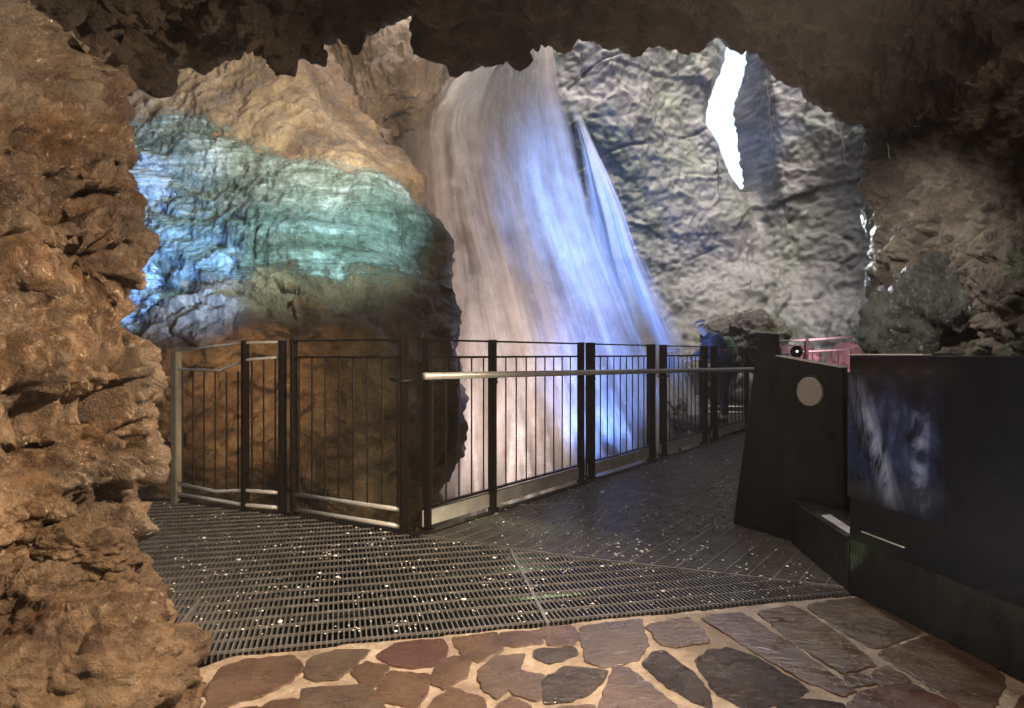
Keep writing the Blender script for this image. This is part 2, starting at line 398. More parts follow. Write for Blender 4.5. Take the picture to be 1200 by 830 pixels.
RO = I((20,60,100,150,180,210,240,270,300,340,380,420,460,500,530,560,600,760), (350,385,410,447,470,490,498,503,512,521,527,528,527,522,510,500,494,480))
def YO(PX, PY, u, L, Rr):
    Y = np.interp(PY, (-60,60,130,250,320,345,385,420,520,760), (10.2,9.0,8.4,7.4,6.95,6.75,6.25,6.1,6.15,6.4))
    edge = sstep(0.80, 1.0, u)
    return Y + 0.9*edge**2 + 0.5*sstep(0.45, 0.0, u)*(PY < 900) - 0.35*np.exp(-((PX-330)/90)**2)*sstep(430, 300, PY)*sstep(120, 260, PY)
oc, OP, ON, OB = relief('rock_outcrop', LO, RO, YO, -60, 780, 430, 560, M['outcrop'], out_disp)
tag(oc, 'big ochre rock outcrop under the blue-green cascade, behind the bent railing', 'rock', kind='structure')

def knob_disp(Pf):
    return 0.30*fbm(Pf*np.array((.7,.7,.5)), 4, 81)+0.10*ridged(Pf*np.array((2.2,2.2,.9)), 4, 82)+0.02*fbm(Pf*8, 3, 83)
LK = I((-60,30,60,100,150,200,260), (350,350,370,380,400,420,440))
RK = I((-60,20,33,59,70,85,100,125,140,160,200,260), (510,512,517,520,524,515,505,478,462,456,470,480))
def YK(PX, PY, u, L, Rr):
    return 10.6 + 0.8*(1-np.sin(np.clip(u,0,1)*math.pi)) - 0.6*np.exp(-((PX-490)/40)**2-((PY-75)/50)**2)
kb, *_ = relief('rock_knob', LK, RK, YK, -70, 260, 190, 240, M['knob'], knob_disp)
tag(kb, 'pale tan flowstone knob above the ochre outcrop beside the waterfall', 'rock', kind='structure')

# gorge wall behind everything, with the slit of sky
def back_disp(Pf):
    wp = np.stack([perlin(Pf*0.35, s) for s in (18,19,20)], 1)
    S = Pf+wp*0.45
    q = S[:,2]-0.55*S[:,0]
    crack = np.exp(-(np.abs(perlin(np.stack((S[:,0]*.10, S[:,1]*.1, q*0.62), 1), 91))/0.018)**2)
    f1, f2, c = worley(S*np.array((.55,.55,.9)), 92)
    return 0.4*fbm(Pf*0.3, 3, 90)+0.13*(c-.5)+0.045*ridged(S*1.2, 5, 93)-0.09*crack*sstep(-.1,.25,perlin(S*0.4,96))+0.05*fbm(Pf*2.6, 4, 94)+0.035*fbm(Pf*9, 3, 95)
LB = I((-400, 900), (240, 240)); RB = I((-400, 900), (1330, 1330))
def YB(PX, PY, u, L, Rr):
    Y = 15.2 - 1.2*sstep(560, 700, PX)*sstep(820, 700, PX)*sstep(430, 100, PY) - 2.8*sstep(930, 1180, PX) - 1.3*sstep(280, 480, PY)
    return Y + 0.9*np.exp(-((PX-(872+0.10*(PY-100)))/22)**2)*sstep(330, 200, PY)
pyb = np.linspace(-330, 640, 520); ub = np.linspace(0, 1, 560)
PYb = np.broadcast_to(pyb, (560,520))
sl_l = I((-40,60,66,90,110,125,140,150,165,185,205,216,700), (868,858,856,846,838,835,835,842,850,858,866,875,875)); sl_r = I((-40,60,66,90,110,125,140,150,165,185,205,216,700), (886,881,880,876,870,868,870,872,873,876,880,878,878))
jag = 2.6*fbm(np.stack((pyb*0.10, pyb*0, pyb*0), 1), 3, 99); jag2 = 2.6*fbm(np.stack((pyb*0.10, pyb*0+9, pyb*0), 1), 3, 99)
SLl, SLr = sl_l(pyb)+jag, np.maximum(sl_r(pyb)+jag2, sl_l(pyb)+jag+1.0); NA, NB_ = 325, 345
PXb = np.concatenate([240+(SLl-240)[None]*np.linspace(0,1,NA+1)[:,None], SLl[None]+(SLr-SLl)[None]*np.linspace(0,1,NB_-NA+1)[1:,None], SLr[None]+(1330-SLr)[None]*np.linspace(0,1,560-NB_)[1:,None]])
Yb = YB(PXb, PYb, ub[:,None], None, None); Pb = np.stack(((PXb-600)/F*Yb, Yb, H-(PYb-415)/F*Yb), -1)
Nb = normals(Pb); Nb = Nb if (Nb*(np.array((0,0,H))-Pb)).sum(2).mean() > 0 else -Nb
calm = np.exp(-(np.maximum(0, np.maximum(SLl-PXb, PXb-SLr))/9)**2)*(PYb < 230)
Pb = Pb+Nb*(back_disp(Pb.reshape(-1,3)).reshape(560,520)*(1-0.85*calm))[...,None]
keep = np.ones((559,519), bool); keep[NA:NB_][:, (pyb[:-1] < 214) & (pyb[:-1] > -60)] = False
# rim of the slit: push its border back so that the wall shows thickness
g = np.clip(np.minimum(PXb-sl_l(PYb), sl_r(PYb)-PXb)+14, 0, 14)/14*(PYb < 225)
Pb[...,1] += 0.5*g**2
gw = grid_obj('gorge_wall', Pb, M['back'], keep=keep)
tag(gw, 'tall grey mossy gorge wall split by a narrow slit of daylight', 'rock wall', kind='structure')

# gorge sides that close the chamber beyond the frame
sidew = []
for (x0,y0,x1,y1) in ((-7.5,3.6,-6.2,15.5),(7.2,3.8,10.5,13.0)):
    nu, nv = 120, 120
    a = np.linspace(0,1,nu)[:,None]; b = np.linspace(-2.4,10,nv)[None,:]
    Ps = np.stack((x0+(x1-x0)*a+0*b, y0+(y1-y0)*a+0*b, b+0*a), -1)
    Ns = normals(Ps); Ps = Ps+Ns*(0.35*fbm(Ps.reshape(-1,3)*0.5,4,97)+0.1*ridged(Ps.reshape(-1,3)*1.7,4,98)).reshape(nu,nv)[...,None]
    sidew.append(grid_obj('gorge_wall', Ps, M['back'], inward=False))
tag(sidew[0], 'dim gorge wall hidden beyond the ochre outcrop', 'rock wall', kind='structure')
tag(sidew[1], 'dim gorge wall hidden behind the grey-brown rock', 'rock wall', kind='structure')

# unseen roof added over the chamber front to cut the daylight inside
nu, nv = 160, 90
a = np.linspace(-9,12,nu)[:,None]; b = np.linspace(3.2,1.0,nv)[None,:]*0+np.linspace(3.2,9.6,nv)[None,:]
Pr = np.stack((a+0*b, b+1.2*np.sin(a*0.5)*sstep(6,9.6,b), 6.3+2.6*sstep(3.2,5.2,b)+0.10*(b-3)+0*a), -1)
Pr[...,2] += (0.6*fbm(Pr.reshape(-1,3)*0.5,4,121)+0.15*ridged(Pr.reshape(-1,3)*1.5,4,122)).reshape(nu,nv)
tag(grid_obj('daylight_cut_roof', Pr, M['back']), 'added unseen roof cutting daylight into the gorge, above the framed overhang', 'rock ceiling', kind='structure')
# gorge floor
n = 200; gx, gy = np.meshgrid(np.linspace(-14,14,n), np.linspace(-2,20,n), indexing='ij')
Pg = np.stack((gx, gy, np.full_like(gx, -2.2)), -1)
Pg[...,2] += (0.35*fbm(Pg.reshape(-1,3)*0.9,4,101)+0.12*ridged(Pg.reshape(-1,3)*3,3,102)).reshape(n,n)
tag(grid_obj('ground', Pg, M['pit'], inward=False), 'dark rocky gorge floor far below the metal walkway', 'ground', kind='structure')

def boulder(name, c, rad, seed, mat, label, rot=0.0, lumps=0.22, nseg=90, flat=0.0, cat='boulder', fr=1.0):
    th = np.linspace(0, 2*math.pi, nseg*2); ph = np.linspace(0.02, math.pi-0.02, nseg)
    D = np.stack((np.cos(th)[:,None]*np.sin(ph)[None], np.sin(th)[:,None]*np.sin(ph)[None], np.broadcast_to(np.cos(ph), (len(th), nseg))), -1)
    D[-1] = D[0]
    Df = D.reshape(-1,3); fr_ = fr
    f1, f2, cd = worley(Df*1.6*fr_+seed, seed); f1b, f2b, cdb = worley(Df*4.4*fr_+seed*1.3, seed+1)
    r = 1+lumps*1.3*fbm(Df*1.3+seed, 3, seed)+lumps*(cd-.5)*0.8+lumps*0.35*(np.clip(f2b-f1b,0,.3)/.3*0.6+cdb*0.5-0.5)+0.04*ridged(Df*6+seed, 4, seed+2)+0.012*fbm(Df*22, 3, seed+3)
    Q = Df*r[:,None]*np.array(rad)
    if flat: Q[:,2] = np.minimum(Q[:,2], rad[2]*flat+0.04*perlin(Df*3, seed))
    cr, sr = math.cos(rot), math.sin(rot)
    Q = np.stack((Q[:,0]*cr-Q[:,1]*sr, Q[:,0]*sr+Q[:,1]*cr, Q[:,2]), -1)
    o = grid_obj(name, Q.reshape(len(th), nseg, 3), mat, eye=(0,0,0), inward=False)
    bm = bmesh.new(); bm.from_mesh(o.data); bmesh.ops.remove_doubles(bm, verts=bm.verts, dist=1e-5); bmesh.ops.recalc_face_normals(bm, faces=bm.faces); bm.to_mesh(o.data); bm.free()
    o.location = tuple(map(float, c))
    return tag(o, label, cat)
gB = None
boulder('boulder', at(75,800,1.85), (.34,.36,.20), 5, M['boulder'], 'large brown rock heaped at the foot of the pitted wall, nearest the paving', 0.3)
boulder('boulder', at(142,800,2.08), (.14,.18,.17), 6, M['boulder'], 'lumpy brown rock touching the rounded corner of the stone paving', 0.9, 0.26)
boulder('boulder', at(120,715,2.22), (.20,.17,.11), 8, M['boulder'], 'flat-topped brown rock jutting from the wall over a dark hollow', -0.4, 0.25)
boulder('boulder', at(90,648,2.32), (.17,.15,.10), 9, M['boulder'], 'brown rock nose above a dark hollow low in the wall', 0.2, 0.3)
boulder('boulder', at(152,700,2.42), (.10,.12,.13), 12, M['boulder'], 'small ochre rock wedged between the wall and the grating', 0.2, 0.3)
boulder('boulder', at(20,720,1.95), (.17,.15,.13), 13, M['boulder'], 'dark brown rock sunk into the wall above the heap', 0.7, 0.28)
M['wet_boulder'] = rock_mat('wet_dark_boulder', [(.035,.03,.026),(.07,.062,.052),(.10,.09,.075),(.15,.135,.11)], 1.4, (0.08,0.5), 1.0, tint=((.06,.085,.045),1.7,.52,.66))
boulder('boulder', at(1135,392,4.55), (.60,.45,.60), 15, M['wet_boulder'], 'dark boulder with a wet shining top edge behind the black board', 0.15, 0.16)
for i,(px,py,Y,rr,lb) in enumerate(((1034,205,5.15,.09,'topmost lumpy wet rock on the ragged edge beside the grey gorge wall'),
                            (1030,250,5.15,.10,'knobbly wet rock just below the topmost one on the ragged edge'),(1034,330,5.2,.11,'lowest knobbly wet rock on the ragged edge, level with the dark boulder'))):
    boulder('rock_lump', at(px,py,Y), (rr,rr,rr*1.5), 31+i, M['wet_boulder'], lb, 0.4*i, 0.3, 60, cat='rock')

exec_later = []
# ------------------------------------------------------------------ water
def inpoly(px, py, poly):
    x, y = px.ravel(), py.ravel(); ins = np.zeros(len(x), bool); n = len(poly)
    for i in range(n):
        x0,y0 = poly[i]; x1,y1 = poly[(i+1)%n]
        c = ((y0 > y) != (y1 > y)) & (x < (x1-x0)*(y-y0)/((y1-y0) or 1e-9)+x0); ins ^= c
    return ins.reshape(px.shape)
def fall_mat(name, veil, white, edge=0.05, alpha_lo=0.9, rough=0.6, k=1.0):
    """long-exposure water: fine strands, broad plumes that widen downwards, and thin places where wet rock shows"""
    t = NT(name)
    s1 = t.noise(1.0, 4, 0.6, vec=t.map((46*k,2.0,1), 'UV'), dist=0.35)
    s2 = t.noise(1.0, 4, 0.55, vec=t.map((13*k,2.8,1), 'UV'), dist=1.6)
    s3 = t.noise(1.0, 3, 0.5, vec=t.map((4.2*k,2.0,1), 'UV'), dist=2.2)
    s4 = t.noise(3.0, 5, 0.6)
    f = t.math('ADD', t.math('ADD', t.math('MULTIPLY', s1, 0.06), t.math('MULTIPLY', s2, 0.17)), t.math('ADD', t.math('MULTIPLY', s3, 0.44), t.math('MULTIPLY', s4, 0.33)))
    col = t.ramp(f, [(0.34, veil), (0.50, [(a+b)/2 for a, b in zip(veil, white)]), (0.66, white)])
    sep = t.n('ShaderNodeSeparateXYZ'); t.l(t.tc.outputs['UV'], sep.inputs[0])
    x = sep.outputs['X']; ed = t.math('MINIMUM', x, t.math('SUBTRACT', 1.0, x))
    a = t.math('DIVIDE', t.math('ADD', ed, t.math('MULTIPLY', t.math('SUBTRACT', t.math('ADD', t.math('MULTIPLY', s1, .5), t.math('MULTIPLY', s2, .5)), 0.5), edge*2.2)), edge, True)
    a = t.math('MULTIPLY', a, t.math('MULTIPLY', sep.outputs['Y'], 9.0, True))
    al = t.math('MULTIPLY', a, t.ramp(f, [(0.36, alpha_lo), (0.5, 1.0)]))
    return t.set(Base_Color=col, Roughness=rough, Alpha=al, Specular_IOR_Level=0.15)
M['fall'] = fall_mat('white_falling_water', (.25,.20,.175), (.55,.53,.53), edge=0.035, alpha_lo=1.0)
M['fall2'] = fall_mat('pale_bluish_water', (.34,.34,.38), (.56,.57,.61), edge=0.26, alpha_lo=0.75, k=.45)  # second stream: paler, slightly bluish water
def fall(name, Lf, Rf, Yf, py0, py1, nu, nv, mat, folds, seed):
    py = np.linspace(py0, py1, nv); L = Lf(py); Rr = Rf(py); u = np.linspace(0,1,nu)
    PX = L[None]*(1-u[:,None])+Rr[None]*u[:,None]; PY = np.broadcast_to(py, PX.shape); U = np.broadcast_to(u[:,None], PX.shape)
    v = (PY-py0)/(py1-py0)
    q = np.stack((U.ravel()*folds+0.3*perlin(np.stack((U.ravel()*2, v.ravel()*2.6, U.ravel()*0), 1), seed), v.ravel()*1.9, U.ravel()*0+seed), 1)
    d = 0.26*fbm(q*np.array((.8,.8,1)), 2, seed)+0.045*fbm(q*np.array((2.6,1.2,1)), 2, seed+4)+0.010*fbm(q*np.array((7,2.0,1)), 2, seed+9)
    Y = Yf(PX, PY, U)-d.reshape(PX.shape)
    P = np.stack(((PX-600)/F*Y, Y, H-(PY-415)/F*Y), -1)
    return grid_obj(name, P, mat)
LA = I((-90,40,70,82,103,129,152,250,300,420,600,740), (575,548,530,508,490,465,456,462,470,470,458,446))
RA = I((-90,20,50,100,150,200,250,300,400,500,740), (632,642,647,656,670,680,693,710,752,790,870))
def YA(PX, PY, U):
    v = (PY+90)/830
    return 12.4-1.5*v-0.9*np.sin(np.clip(U,0,1)*math.pi)+0.5*sstep(.25,0,U)
LC = I((-90,100,140,170,200,250,300,400,500,740), (640,652,672,680,683,686,690,706,730,790))
RC = I((-90,100,140,170,200,250,300,350,400,450,500,560,740), (652,662,684,697,712,735,752,778,803,822,842,866,930))
def YC(PX, PY, U):
    v = (PY+90)/830
    return 13.1-1.7*v+0.25*U
wfa = fall('waterfall', LA, RA, YA, -90, 740, 420, 300, M['fall'], 6.0, 201)
tag(wfa, 'tall broad waterfall of white veils, lit blue along one side, dropping past the walkway', 'waterfall', kind='structure')
wfb = fall('waterfall', LC, RC, YC, 118, 740, 200, 260, M['fall2'], 1.4, 233)
tag(wfb, 'narrow deep-blue second stream split from the main waterfall by a dark gap', 'waterfall', kind='structure')

def veil_mat(name, white, a_max):
    t = NT(name)
    s2 = t.noise(1.0, 5, 0.6, vec=t.map((9,2.6,1), 'UV'), dist=1.4); s3 = t.noise(1.0, 3, 0.5, vec=t.map((3.4,2.2,1), 'UV'), dist=2.4); s4 = t.noise(3.5, 6, 0.65)
    f = t.math('ADD', t.math('MULTIPLY', s2, .35), t.math('ADD', t.math('MULTIPLY', s3, .4), t.math('MULTIPLY', s4, .25)))
    sep = t.n('ShaderNodeSeparateXYZ'); t.l(t.tc.outputs['UV'], sep.inputs[0])
    x = sep.outputs['X']; ed = t.math('MULTIPLY', t.math('MINIMUM', x, t.math('SUBTRACT', 1.0, x)), 4.0, True)
    al = t.math('MULTIPLY', ed, t.ramp(f, [(0.46, 0.0), (0.66, a_max)]))
    return t.set(Base_Color=white, Roughness=.8, Alpha=al, Specular_IOR_Level=0.05)
M['veil'] = veil_mat('drifting_spray_veil', (.66,.65,.66), .75)
for k_, (lo_, hi_, dy, sd_) in enumerate(((.02,.62,.35,251),(.35,1.0,.45,257),(.10,.92,.75,263))):
    lf_ = (lambda py, a=lo_: LA(py)*(1-a)+RA(py)*a); rf_ = (lambda py, a=hi_: LA(py)*(1-a)+RA(py)*a)
    v_ = fall('water_veil', lf_, rf_, (lambda PX, PY, U, d=dy: YA(PX, PY, U)-d), -90, 740, 120, 140, M['veil'], 3.0, sd_)
    v_.parent = wfa; v_['kind'] = 'structure'
def film_mat(name, stops, dirn, scale=1.0, gaps=(0.30,0.40), rough=(0.15,0.5)):
    t = NT(name)
    sv = t.map((scale*1.0, scale*1.0, scale*7.5), rot=dirn); s1 = t.noise(1.0, 9, 0.7, vec=sv, dist=0.9)
    s2 = t.noise(2.0*scale, 7, 0.65, dist=0.8); s3 = t.noise(17*scale, 5, 0.7)
    f = t.math('ADD', t.math('MULTIPLY', s1, 0.42), t.math('ADD', t.math('MULTIPLY', s2, 0.33), t.math('MULTIPLY', s3, 0.25)))
    col = t.ramp(f, stops); at_ = t.n('ShaderNodeAttribute'); at_.attribute_name = 'edge'
    fe = t.math('ADD', f, t.math('MULTIPLY', t.math('SUBTRACT', at_.outputs['Fac'], 1.0), 0.24))
    al = t.ramp(fe, [(gaps[0], 0.0), (gaps[1], 1.0)])
    r = t.ramp(s2, [(0.35, rough[0]), (0.65, rough[1])])
    nm = t.bump(t.math('ADD', s1, t.math('MULTIPLY', s3, 0.5)), 0.9, 0.12)
    return t.set(Base_Color=col, Roughness=r, Alpha=al, Normal=nm, Specular_IOR_Level=0.6)
M['film'] = film_mat('lamp_tinted_water_film', [(.38,(.045,.055,.042)),(.46,(.12,.145,.12)),(.53,(.24,.28,.26)),(.62,(.62,.68,.70))], (0,R(24),0), 1.0, (0.31,0.42))  # film colour carries a little of the blue-green lamp light
M['foam'] = film_mat('white_broken_water', [(.38,(.10,.12,.15)),(.47,(.32,.37,.43)),(.58,(.80,.84,.88))], (0,R(80),0), 1.7, (0.40,0.45), (0.3,0.6))
bpx = 600+OB[...,0]/OB[...,1]*F; bpy_ = 415-(OB[...,2]-H)/OB[...,1]*F
jx = 9*fbm(np.stack((bpx.ravel()*.03, bpy_.ravel()*.03, bpx.ravel()*0), 1), 5, 301).reshape(bpx.shape); jy = 7*fbm(np.stack((bpx.ravel()*.03, bpy_.ravel()*.03, bpx.ravel()*0+7), 1), 4, 302).reshape(bpx.shape)
body = np.zeros(bpx.shape, bool); body[:430] = True
poly_c = [(90,118),(138,123),(190,124),(240,127),(262,148),(300,158),(335,178),(375,196),(385,208),(418,204),(470,216),(494,238),(503,262),(508,290),(514,330),(470,336),(430,334),(380,340),(330,334),(280,334),(240,342),(208,362),(170,388),(150,404),(90,404)]
hole_c = [(365,238),(395,232),(425,229),(442,240),(446,258),(428,270),(395,258),(372,250)]
mc = inpoly(bpx+jx, bpy_+jy, poly_c) & body
def film(name, mask, off, mat):
    keep = mask[:-1,:-1] & mask[1:,1:] & mask[1:,:-1] & mask[:-1,1:]
    o3 = off*(0.7+0.8*fbm((OB*3.0).reshape(-1,3), 3, 305).reshape(mask.shape))
    sm_ = mask.astype(float)
    for ax in (0,1,0,1,0,1):
        k_ = 14; c_ = np.cumsum(np.pad(sm_, [(k_+1,k_) if a == ax else (0,0) for a in (0,1)], mode='edge'), axis=ax)
        sm_ = (np.take(c_, range(2*k_+1, c_.shape[ax]), ax)-np.take(c_, range(0, c_.shape[ax]-2*k_-1), ax))/(2*k_+1)
    ed = np.clip((sm_-0.45)*2.0, 0, 1)
    o = grid_obj(name, OP+ON*o3[...,None], mat, keep=keep)
    idx = np.arange(mask.size).reshape(mask.shape); q = np.stack((idx[:-1,:-1], idx[1:,:-1], idx[1:,1:], idx[:-1,1:]), -1).reshape(-1,4)[keep.ravel()]
    a_ = o.data.attributes.new('edge', 'FLOAT', 'POINT'); a_.data.foreach_set('value', ed.ravel()[np.unique(q)].astype(np.float32))
    return o
tag(film('cascade', mc, 0.018, M['film']), 'blue-green sheet of water sliding over the ochre rock outcrop', 'cascade', kind='structure')
ms = inpoly(bpx+jx*1.3, bpy_+jy*1.3, [(110,158),(150,160),(192,165),(208,210),(205,260),(192,310),(200,340),(240,338),(200,366),(168,390),(110,402)]) & body
tag(film('cascade', ms, 0.05, M['foam']), 'bright blue-white plunge of foam beside the pitted brown wall', 'cascade', kind='structure')

t = NT('trickle_water'); M['trickle'] = t.set(Base_Color=(.80,.82,.85), Roughness=0.2, Alpha=0.55, Specular_IOR_Level=0.6)
tr_l = ['thin water trickle hanging under the overhang just beside the waterfall top','short thread of water under the overhang between waterfall and daylight slit','long thread of water falling just beyond the daylight slit',
        'long thread of water below the bulging end of the overhang','fine drip thread next to the ragged wet rock edge','short drip at the ragged wet rock edge','faint thread of water on the mossy gorge wall below the slit']
for i,(x0,y0,x1,y1,Y,r0) in enumerate(((681,62,683,86,3.55,.0030),(793,66,795,100,3.55,.0030),(897,60,905,175,3.65,.0032),(985,128,990,190,4.3,.0035),(1014,145,1012,178,4.7,.004),(1038,146,1043,190,4.7,.005),(841,190,842,232,7.0,.006))):
    m = MB(); a, b = at(x0,y0,Y), at(x1,y1,Y); n = 14
    pts = [a+(b-a)*k/n+np.array((0.004*math.sin(k*1.7+i),0.003*math.cos(k*2.1),0)) for k in range(n+1)]
    m.tube(pts, [r0*1.5*(1.25-0.9*k/n)*(1+0.3*math.sin(k*2.3)) for k in range(n+1)], 6)
    tag(m.build('water_trickle', M['trickle'], smooth=True), tr_l[i], 'trickle', 'water threads dripping from the overhang')

# ------------------------------------------------------------------ metal grating walkway
def clip_line(p, d, poly):
    """parameters along p+t*d inside a convex-ish polygon"""
    ts = []; n = len(poly)
    for i in range(n):
        a = np.array(poly[i]); b = np.array(poly[(i+1)%n]); e = b-a; den = d[0]*e[1]-d[1]*e[0]
        if abs(den) < 1e-9: continue
        w_ = a-p; tq = (w_[0]*e[1]-w_[1]*e[0])/den; s = (w_[0]*d[1]-w_[1]*d[0])/den
        if -1e-9 <= s < 1-1e-9: ts.append(tq)
    ts.sort(); return [(ts[i], ts[i+1]) for i in range(0, len(ts)-1, 2)]
E0 = np.array((-1.065,2.425)); e1 = np.array((.9703,.2419)); e2 = np.array((-.2419,.9703))
cor = np.array((-.53,4.03)); fe1 = np.array((.567,.824)); fe1 /= np.linalg.norm(fe1); fe2 = np.array((fe1[1],-fe1[0]))
poly1 = [(-3.0,1.945),(1.62,3.095),(1.50,3.13),(.312,3.60),(-.53,4.03),(-.615,4.09),(-1.434,4.56),(-1.80,4.70),(-2.42,5.0),(-3.0,5.05)]
poly2 = [(-.53,4.045),(3.35,9.66),(6.2,9.4),(4.6,5.2),(1.75,3.05),(1.50,3.145),(.312,3.615)]
def grating(poly, a, b, sb, sc, org, wb, label):
    mb, mc_ = MB(), MB(); lo = [np.dot(np.array(q)-org, a) for q in poly]; lb = [np.dot(np.array(q)-org, b) for q in poly]
    x = min(lo)
    while x < max(lo):
        for t0, t1 in clip_line(org+a*x, b, poly):
            if t1-t0 > 0.02: mb.bar((*(org+a*x+b*t0), -0.017), (*(org+a*x+b*t1), -0.017), wb, 0.03)
        x += sb
    y = min(lb)+0.02
    while y < max(lb):
        for t0, t1 in clip_line(org+b*y, a, poly):
            if t1-t0 > 0.02: mc_.bar((*(org+b*y+a*t0), -0.0045), (*(org+b*y+a*t1), -0.0045), 0.0052, 0.010)
        y += sc
    return mb, mc_
wk = empty('walkway', (0,3.8,-.03)); tag(wk, 'wet dark metal grating walkway turning along the railings', 'walkway', kind='structure')
for poly, a, b, sb, sc, org, wb in ((poly1, e1, e2, .0205, .103, E0, .0060), (poly2, fe2, fe1, .0300, .110, cor, .0075)):
    if poly is poly2: a, b = fe1, fe2       # bearing bars across the way, cross bars along it
    m1, m2 = grating(poly, a, b, sb, sc, org, wb, '')
    m1.build('grating', M['grate'], wk); m2.build('cross_bars', M['grate_bar'], wk)
sm = MB()
def seam(p, q, w_=0.012, z=-.006): sm.bar((*p, z), (*q, z), w_, 0.02)
seam(poly1[2], poly1[3]); seam(poly1[3], poly1[4]); g0, g1 = gr(597,642)[:2], gr(642,731)[:2]; seam(g0, g1, .014)
g0, g1 = gr(234,703)[:2], gr(203,743)[:2]; seam(g0, g1, .012); seam(gr(575,592)[:2], gr(742,590)[:2], .006); seam(gr(690,566)[:2], gr(858,600)[:2], .010)
sm.build('seam_bars', M['grate_bar'], wk)
bm_ = MB()
for p, q in zip(poly1[4:9], poly1[5:10]): bm_.bar((*p,-.06),(*q,-.06),.05,.13)
bm_.bar((-.53,4.045,-.06),(3.35,9.66,-.06),.05,.13)
bm_.bar((-1.2,2.40,-.10),(1.5,3.07,-.10),.05,.10)
for k_ in range(1,6):
    o_ = E0+e2*(0.35*k_); bm_.bar((*(o_-e1*1.5),-.09),(*(o_+e1*(2.3-.35*k_)),-.09),.05,.10)
for k_ in range(0,7):
    o_ = cor+fe1*(0.2+0.95*k_); bm_.bar((*o_,-.09),(*(o_+fe2*1.6),-.09),.06,.10)
bm_.build('support_beams', M['dark_metal'], wk)
own(wk)

# water drops beading on the grating
M['drop'] = NT('white_water_drop').set(Base_Color=(.9,.9,.9), Roughness=0.15, Specular_IOR_Level=0.8)
dv, df = [], []
ico = bmesh.new(); bmesh.ops.create_icosphere(ico, subdivisions=1, radius=1.0); icv = np.array([v.co[:] for v in ico.verts]); icf = [tuple(v.index for v in f.verts) for f in ico.faces]; ico.free()
rng = np.random.default_rng(4)
def drop(px, py, s):
    p = gr(px, py, 0.002); r = s
    base = len(dv)*len(icv); a = rng.uniform(0.6,1.5,3); dv.append(icv*np.array((r*a[0], r*a[1], r*0.55))+p+np.array((0,0,r*0.2)))
    df.extend(tuple(i+base for i in f) for f in icf)
cnt = 0
while cnt < 1000:
    px, py = rng.uniform(176,985), rng.uniform(535,748)
    g_ = gr(px, py); front = 2.425+.2493*(g_[0]+1.065)+.02
    if g_[1] < front: continue
    P2 = np.array([g_[0]]), np.array([g_[1]])
    if not (inpoly(*P2, poly1)[0] or inpoly(*P2, poly2)[0]): continue
    dens = 0.26+0.9*math.exp(-((px-800)/150)**2-((py-625)/48)**2)+0.25*math.exp(-((px-330)/90)**2-((py-650)/40)**2)+0.35*math.exp(-((px-560)/120)**2-((py-600)/22)**2)
    if perlin(np.array([[px*.03,py*.05,0]]), 5)[0] < rng.uniform(-.35,.2): continue
    if rng.uniform() > dens: continue
    drop(px, py, 0.0026*g_[1]/3+rng.exponential(0.0016)); cnt += 1
dro = mesh_from('water_drops', np.concatenate(dv), df, M['drop'], True); tag(dro, 'white water drops scattered over the dark metal grating', 'water drops', kind='stuff')

# ------------------------------------------------------------------ stone paving
t = NT('sandy_mortar'); c = t.ramp(t.noise(9,7,0.65), [(.3,(.27,.205,.15)),(.55,(.44,.35,.27)),(.75,(.58,.49,.39))]); c = t.mix(t.ramp(t.noise(3.3,6,.65), [(.40,.75),(.56,0.0)]), c, (.17,.125,.085))
hb = t.math('ADD', t.noise(60,6,0.65), t.math('MULTIPLY', t.noise(14,5,0.6), 0.8))
M['mortar'] = t.set(Base_Color=c, Roughness=t.ramp(t.noise(5,5,0.6), [(.4,.22),(.6,.65)]), Normal=t.bump(hb, 0.8, 0.012), Specular_IOR_Level=0.6)
def slate(name, cols, bstr, rough):
    t = NT(name); c = t.ramp(t.noise(5,8,0.62,dist=.5), [(.32,cols[0]),(.5,cols[1]),(.68,cols[2])])
    sp = t.ramp(t.noise(55,4,0.6), [(.4,.8),(.7,1.35)]); c = t.mix(0.7, c, sp, 'MULTIPLY')
    h1 = t.noise(13, 8, 0.6, vec=t.map((1,2.2,1), rot=(0,0,.7)), dist=1.2); h2 = t.noise(55, 4, 0.55)
    hh = t.math('ADD', h1, t.math('ADD', t.math('MULTIPLY', h2, 0.3), t.math('MULTIPLY', t.noise(130,3,.6), .18)))
    return t.set(Base_Color=c, Roughness=t.ramp(t.noise(7,5,.6), [(.35,rough),(.65,rough+.25)]), Normal=t.bump(hh, bstr, 0.03 if bstr > .7 else 0.012), Specular_IOR_Level=0.7, Coat_Weight=.3, Coat_Roughness=.06, Coat_Normal=t.bump(hh, bstr*.8, 0.03 if bstr > .7 else 0.008))
SL = [slate('brown_slate', [(.055,.030,.016),(.090,.051,.028),(.125,.076,.044)], .55, .2), slate('grey_slate', [(.055,.036,.022),(.09,.060,.038),(.125,.086,.058)], .6, .2),
      slate('red_slate', [(.052,.024,.017),(.085,.038,.027),(.115,.056,.040)], .4, .22), slate('rippled_slate', [(.030,.021,.018),(.05,.036,.031),(.075,.055,.048)], 1.0, .10)]
pv = empty('pavement', (0,1.5,0)); tag(pv, 'wet crazy paving of brown stone slabs in sandy mortar', 'paving', kind='structure')
nu, nv = 420, 330
X = np.linspace(-1.22, 2.4, nu)[:,None]; fr = 2.405+.2493*(X+1.065); fr = fr-0.20*sstep(-.95,-1.2,X)
s_ = np.linspace(0,1,nv)[None,:]; Yg = -1.5+(fr+1.5)*(1-(1-s_)**1.7); Xg = np.broadcast_to(X, Yg.shape)
Zg = np.full(Yg.shape, -0.0042); Pm = np.stack((Xg, Yg, Zg), -1); fl = Pm.reshape(-1,3)
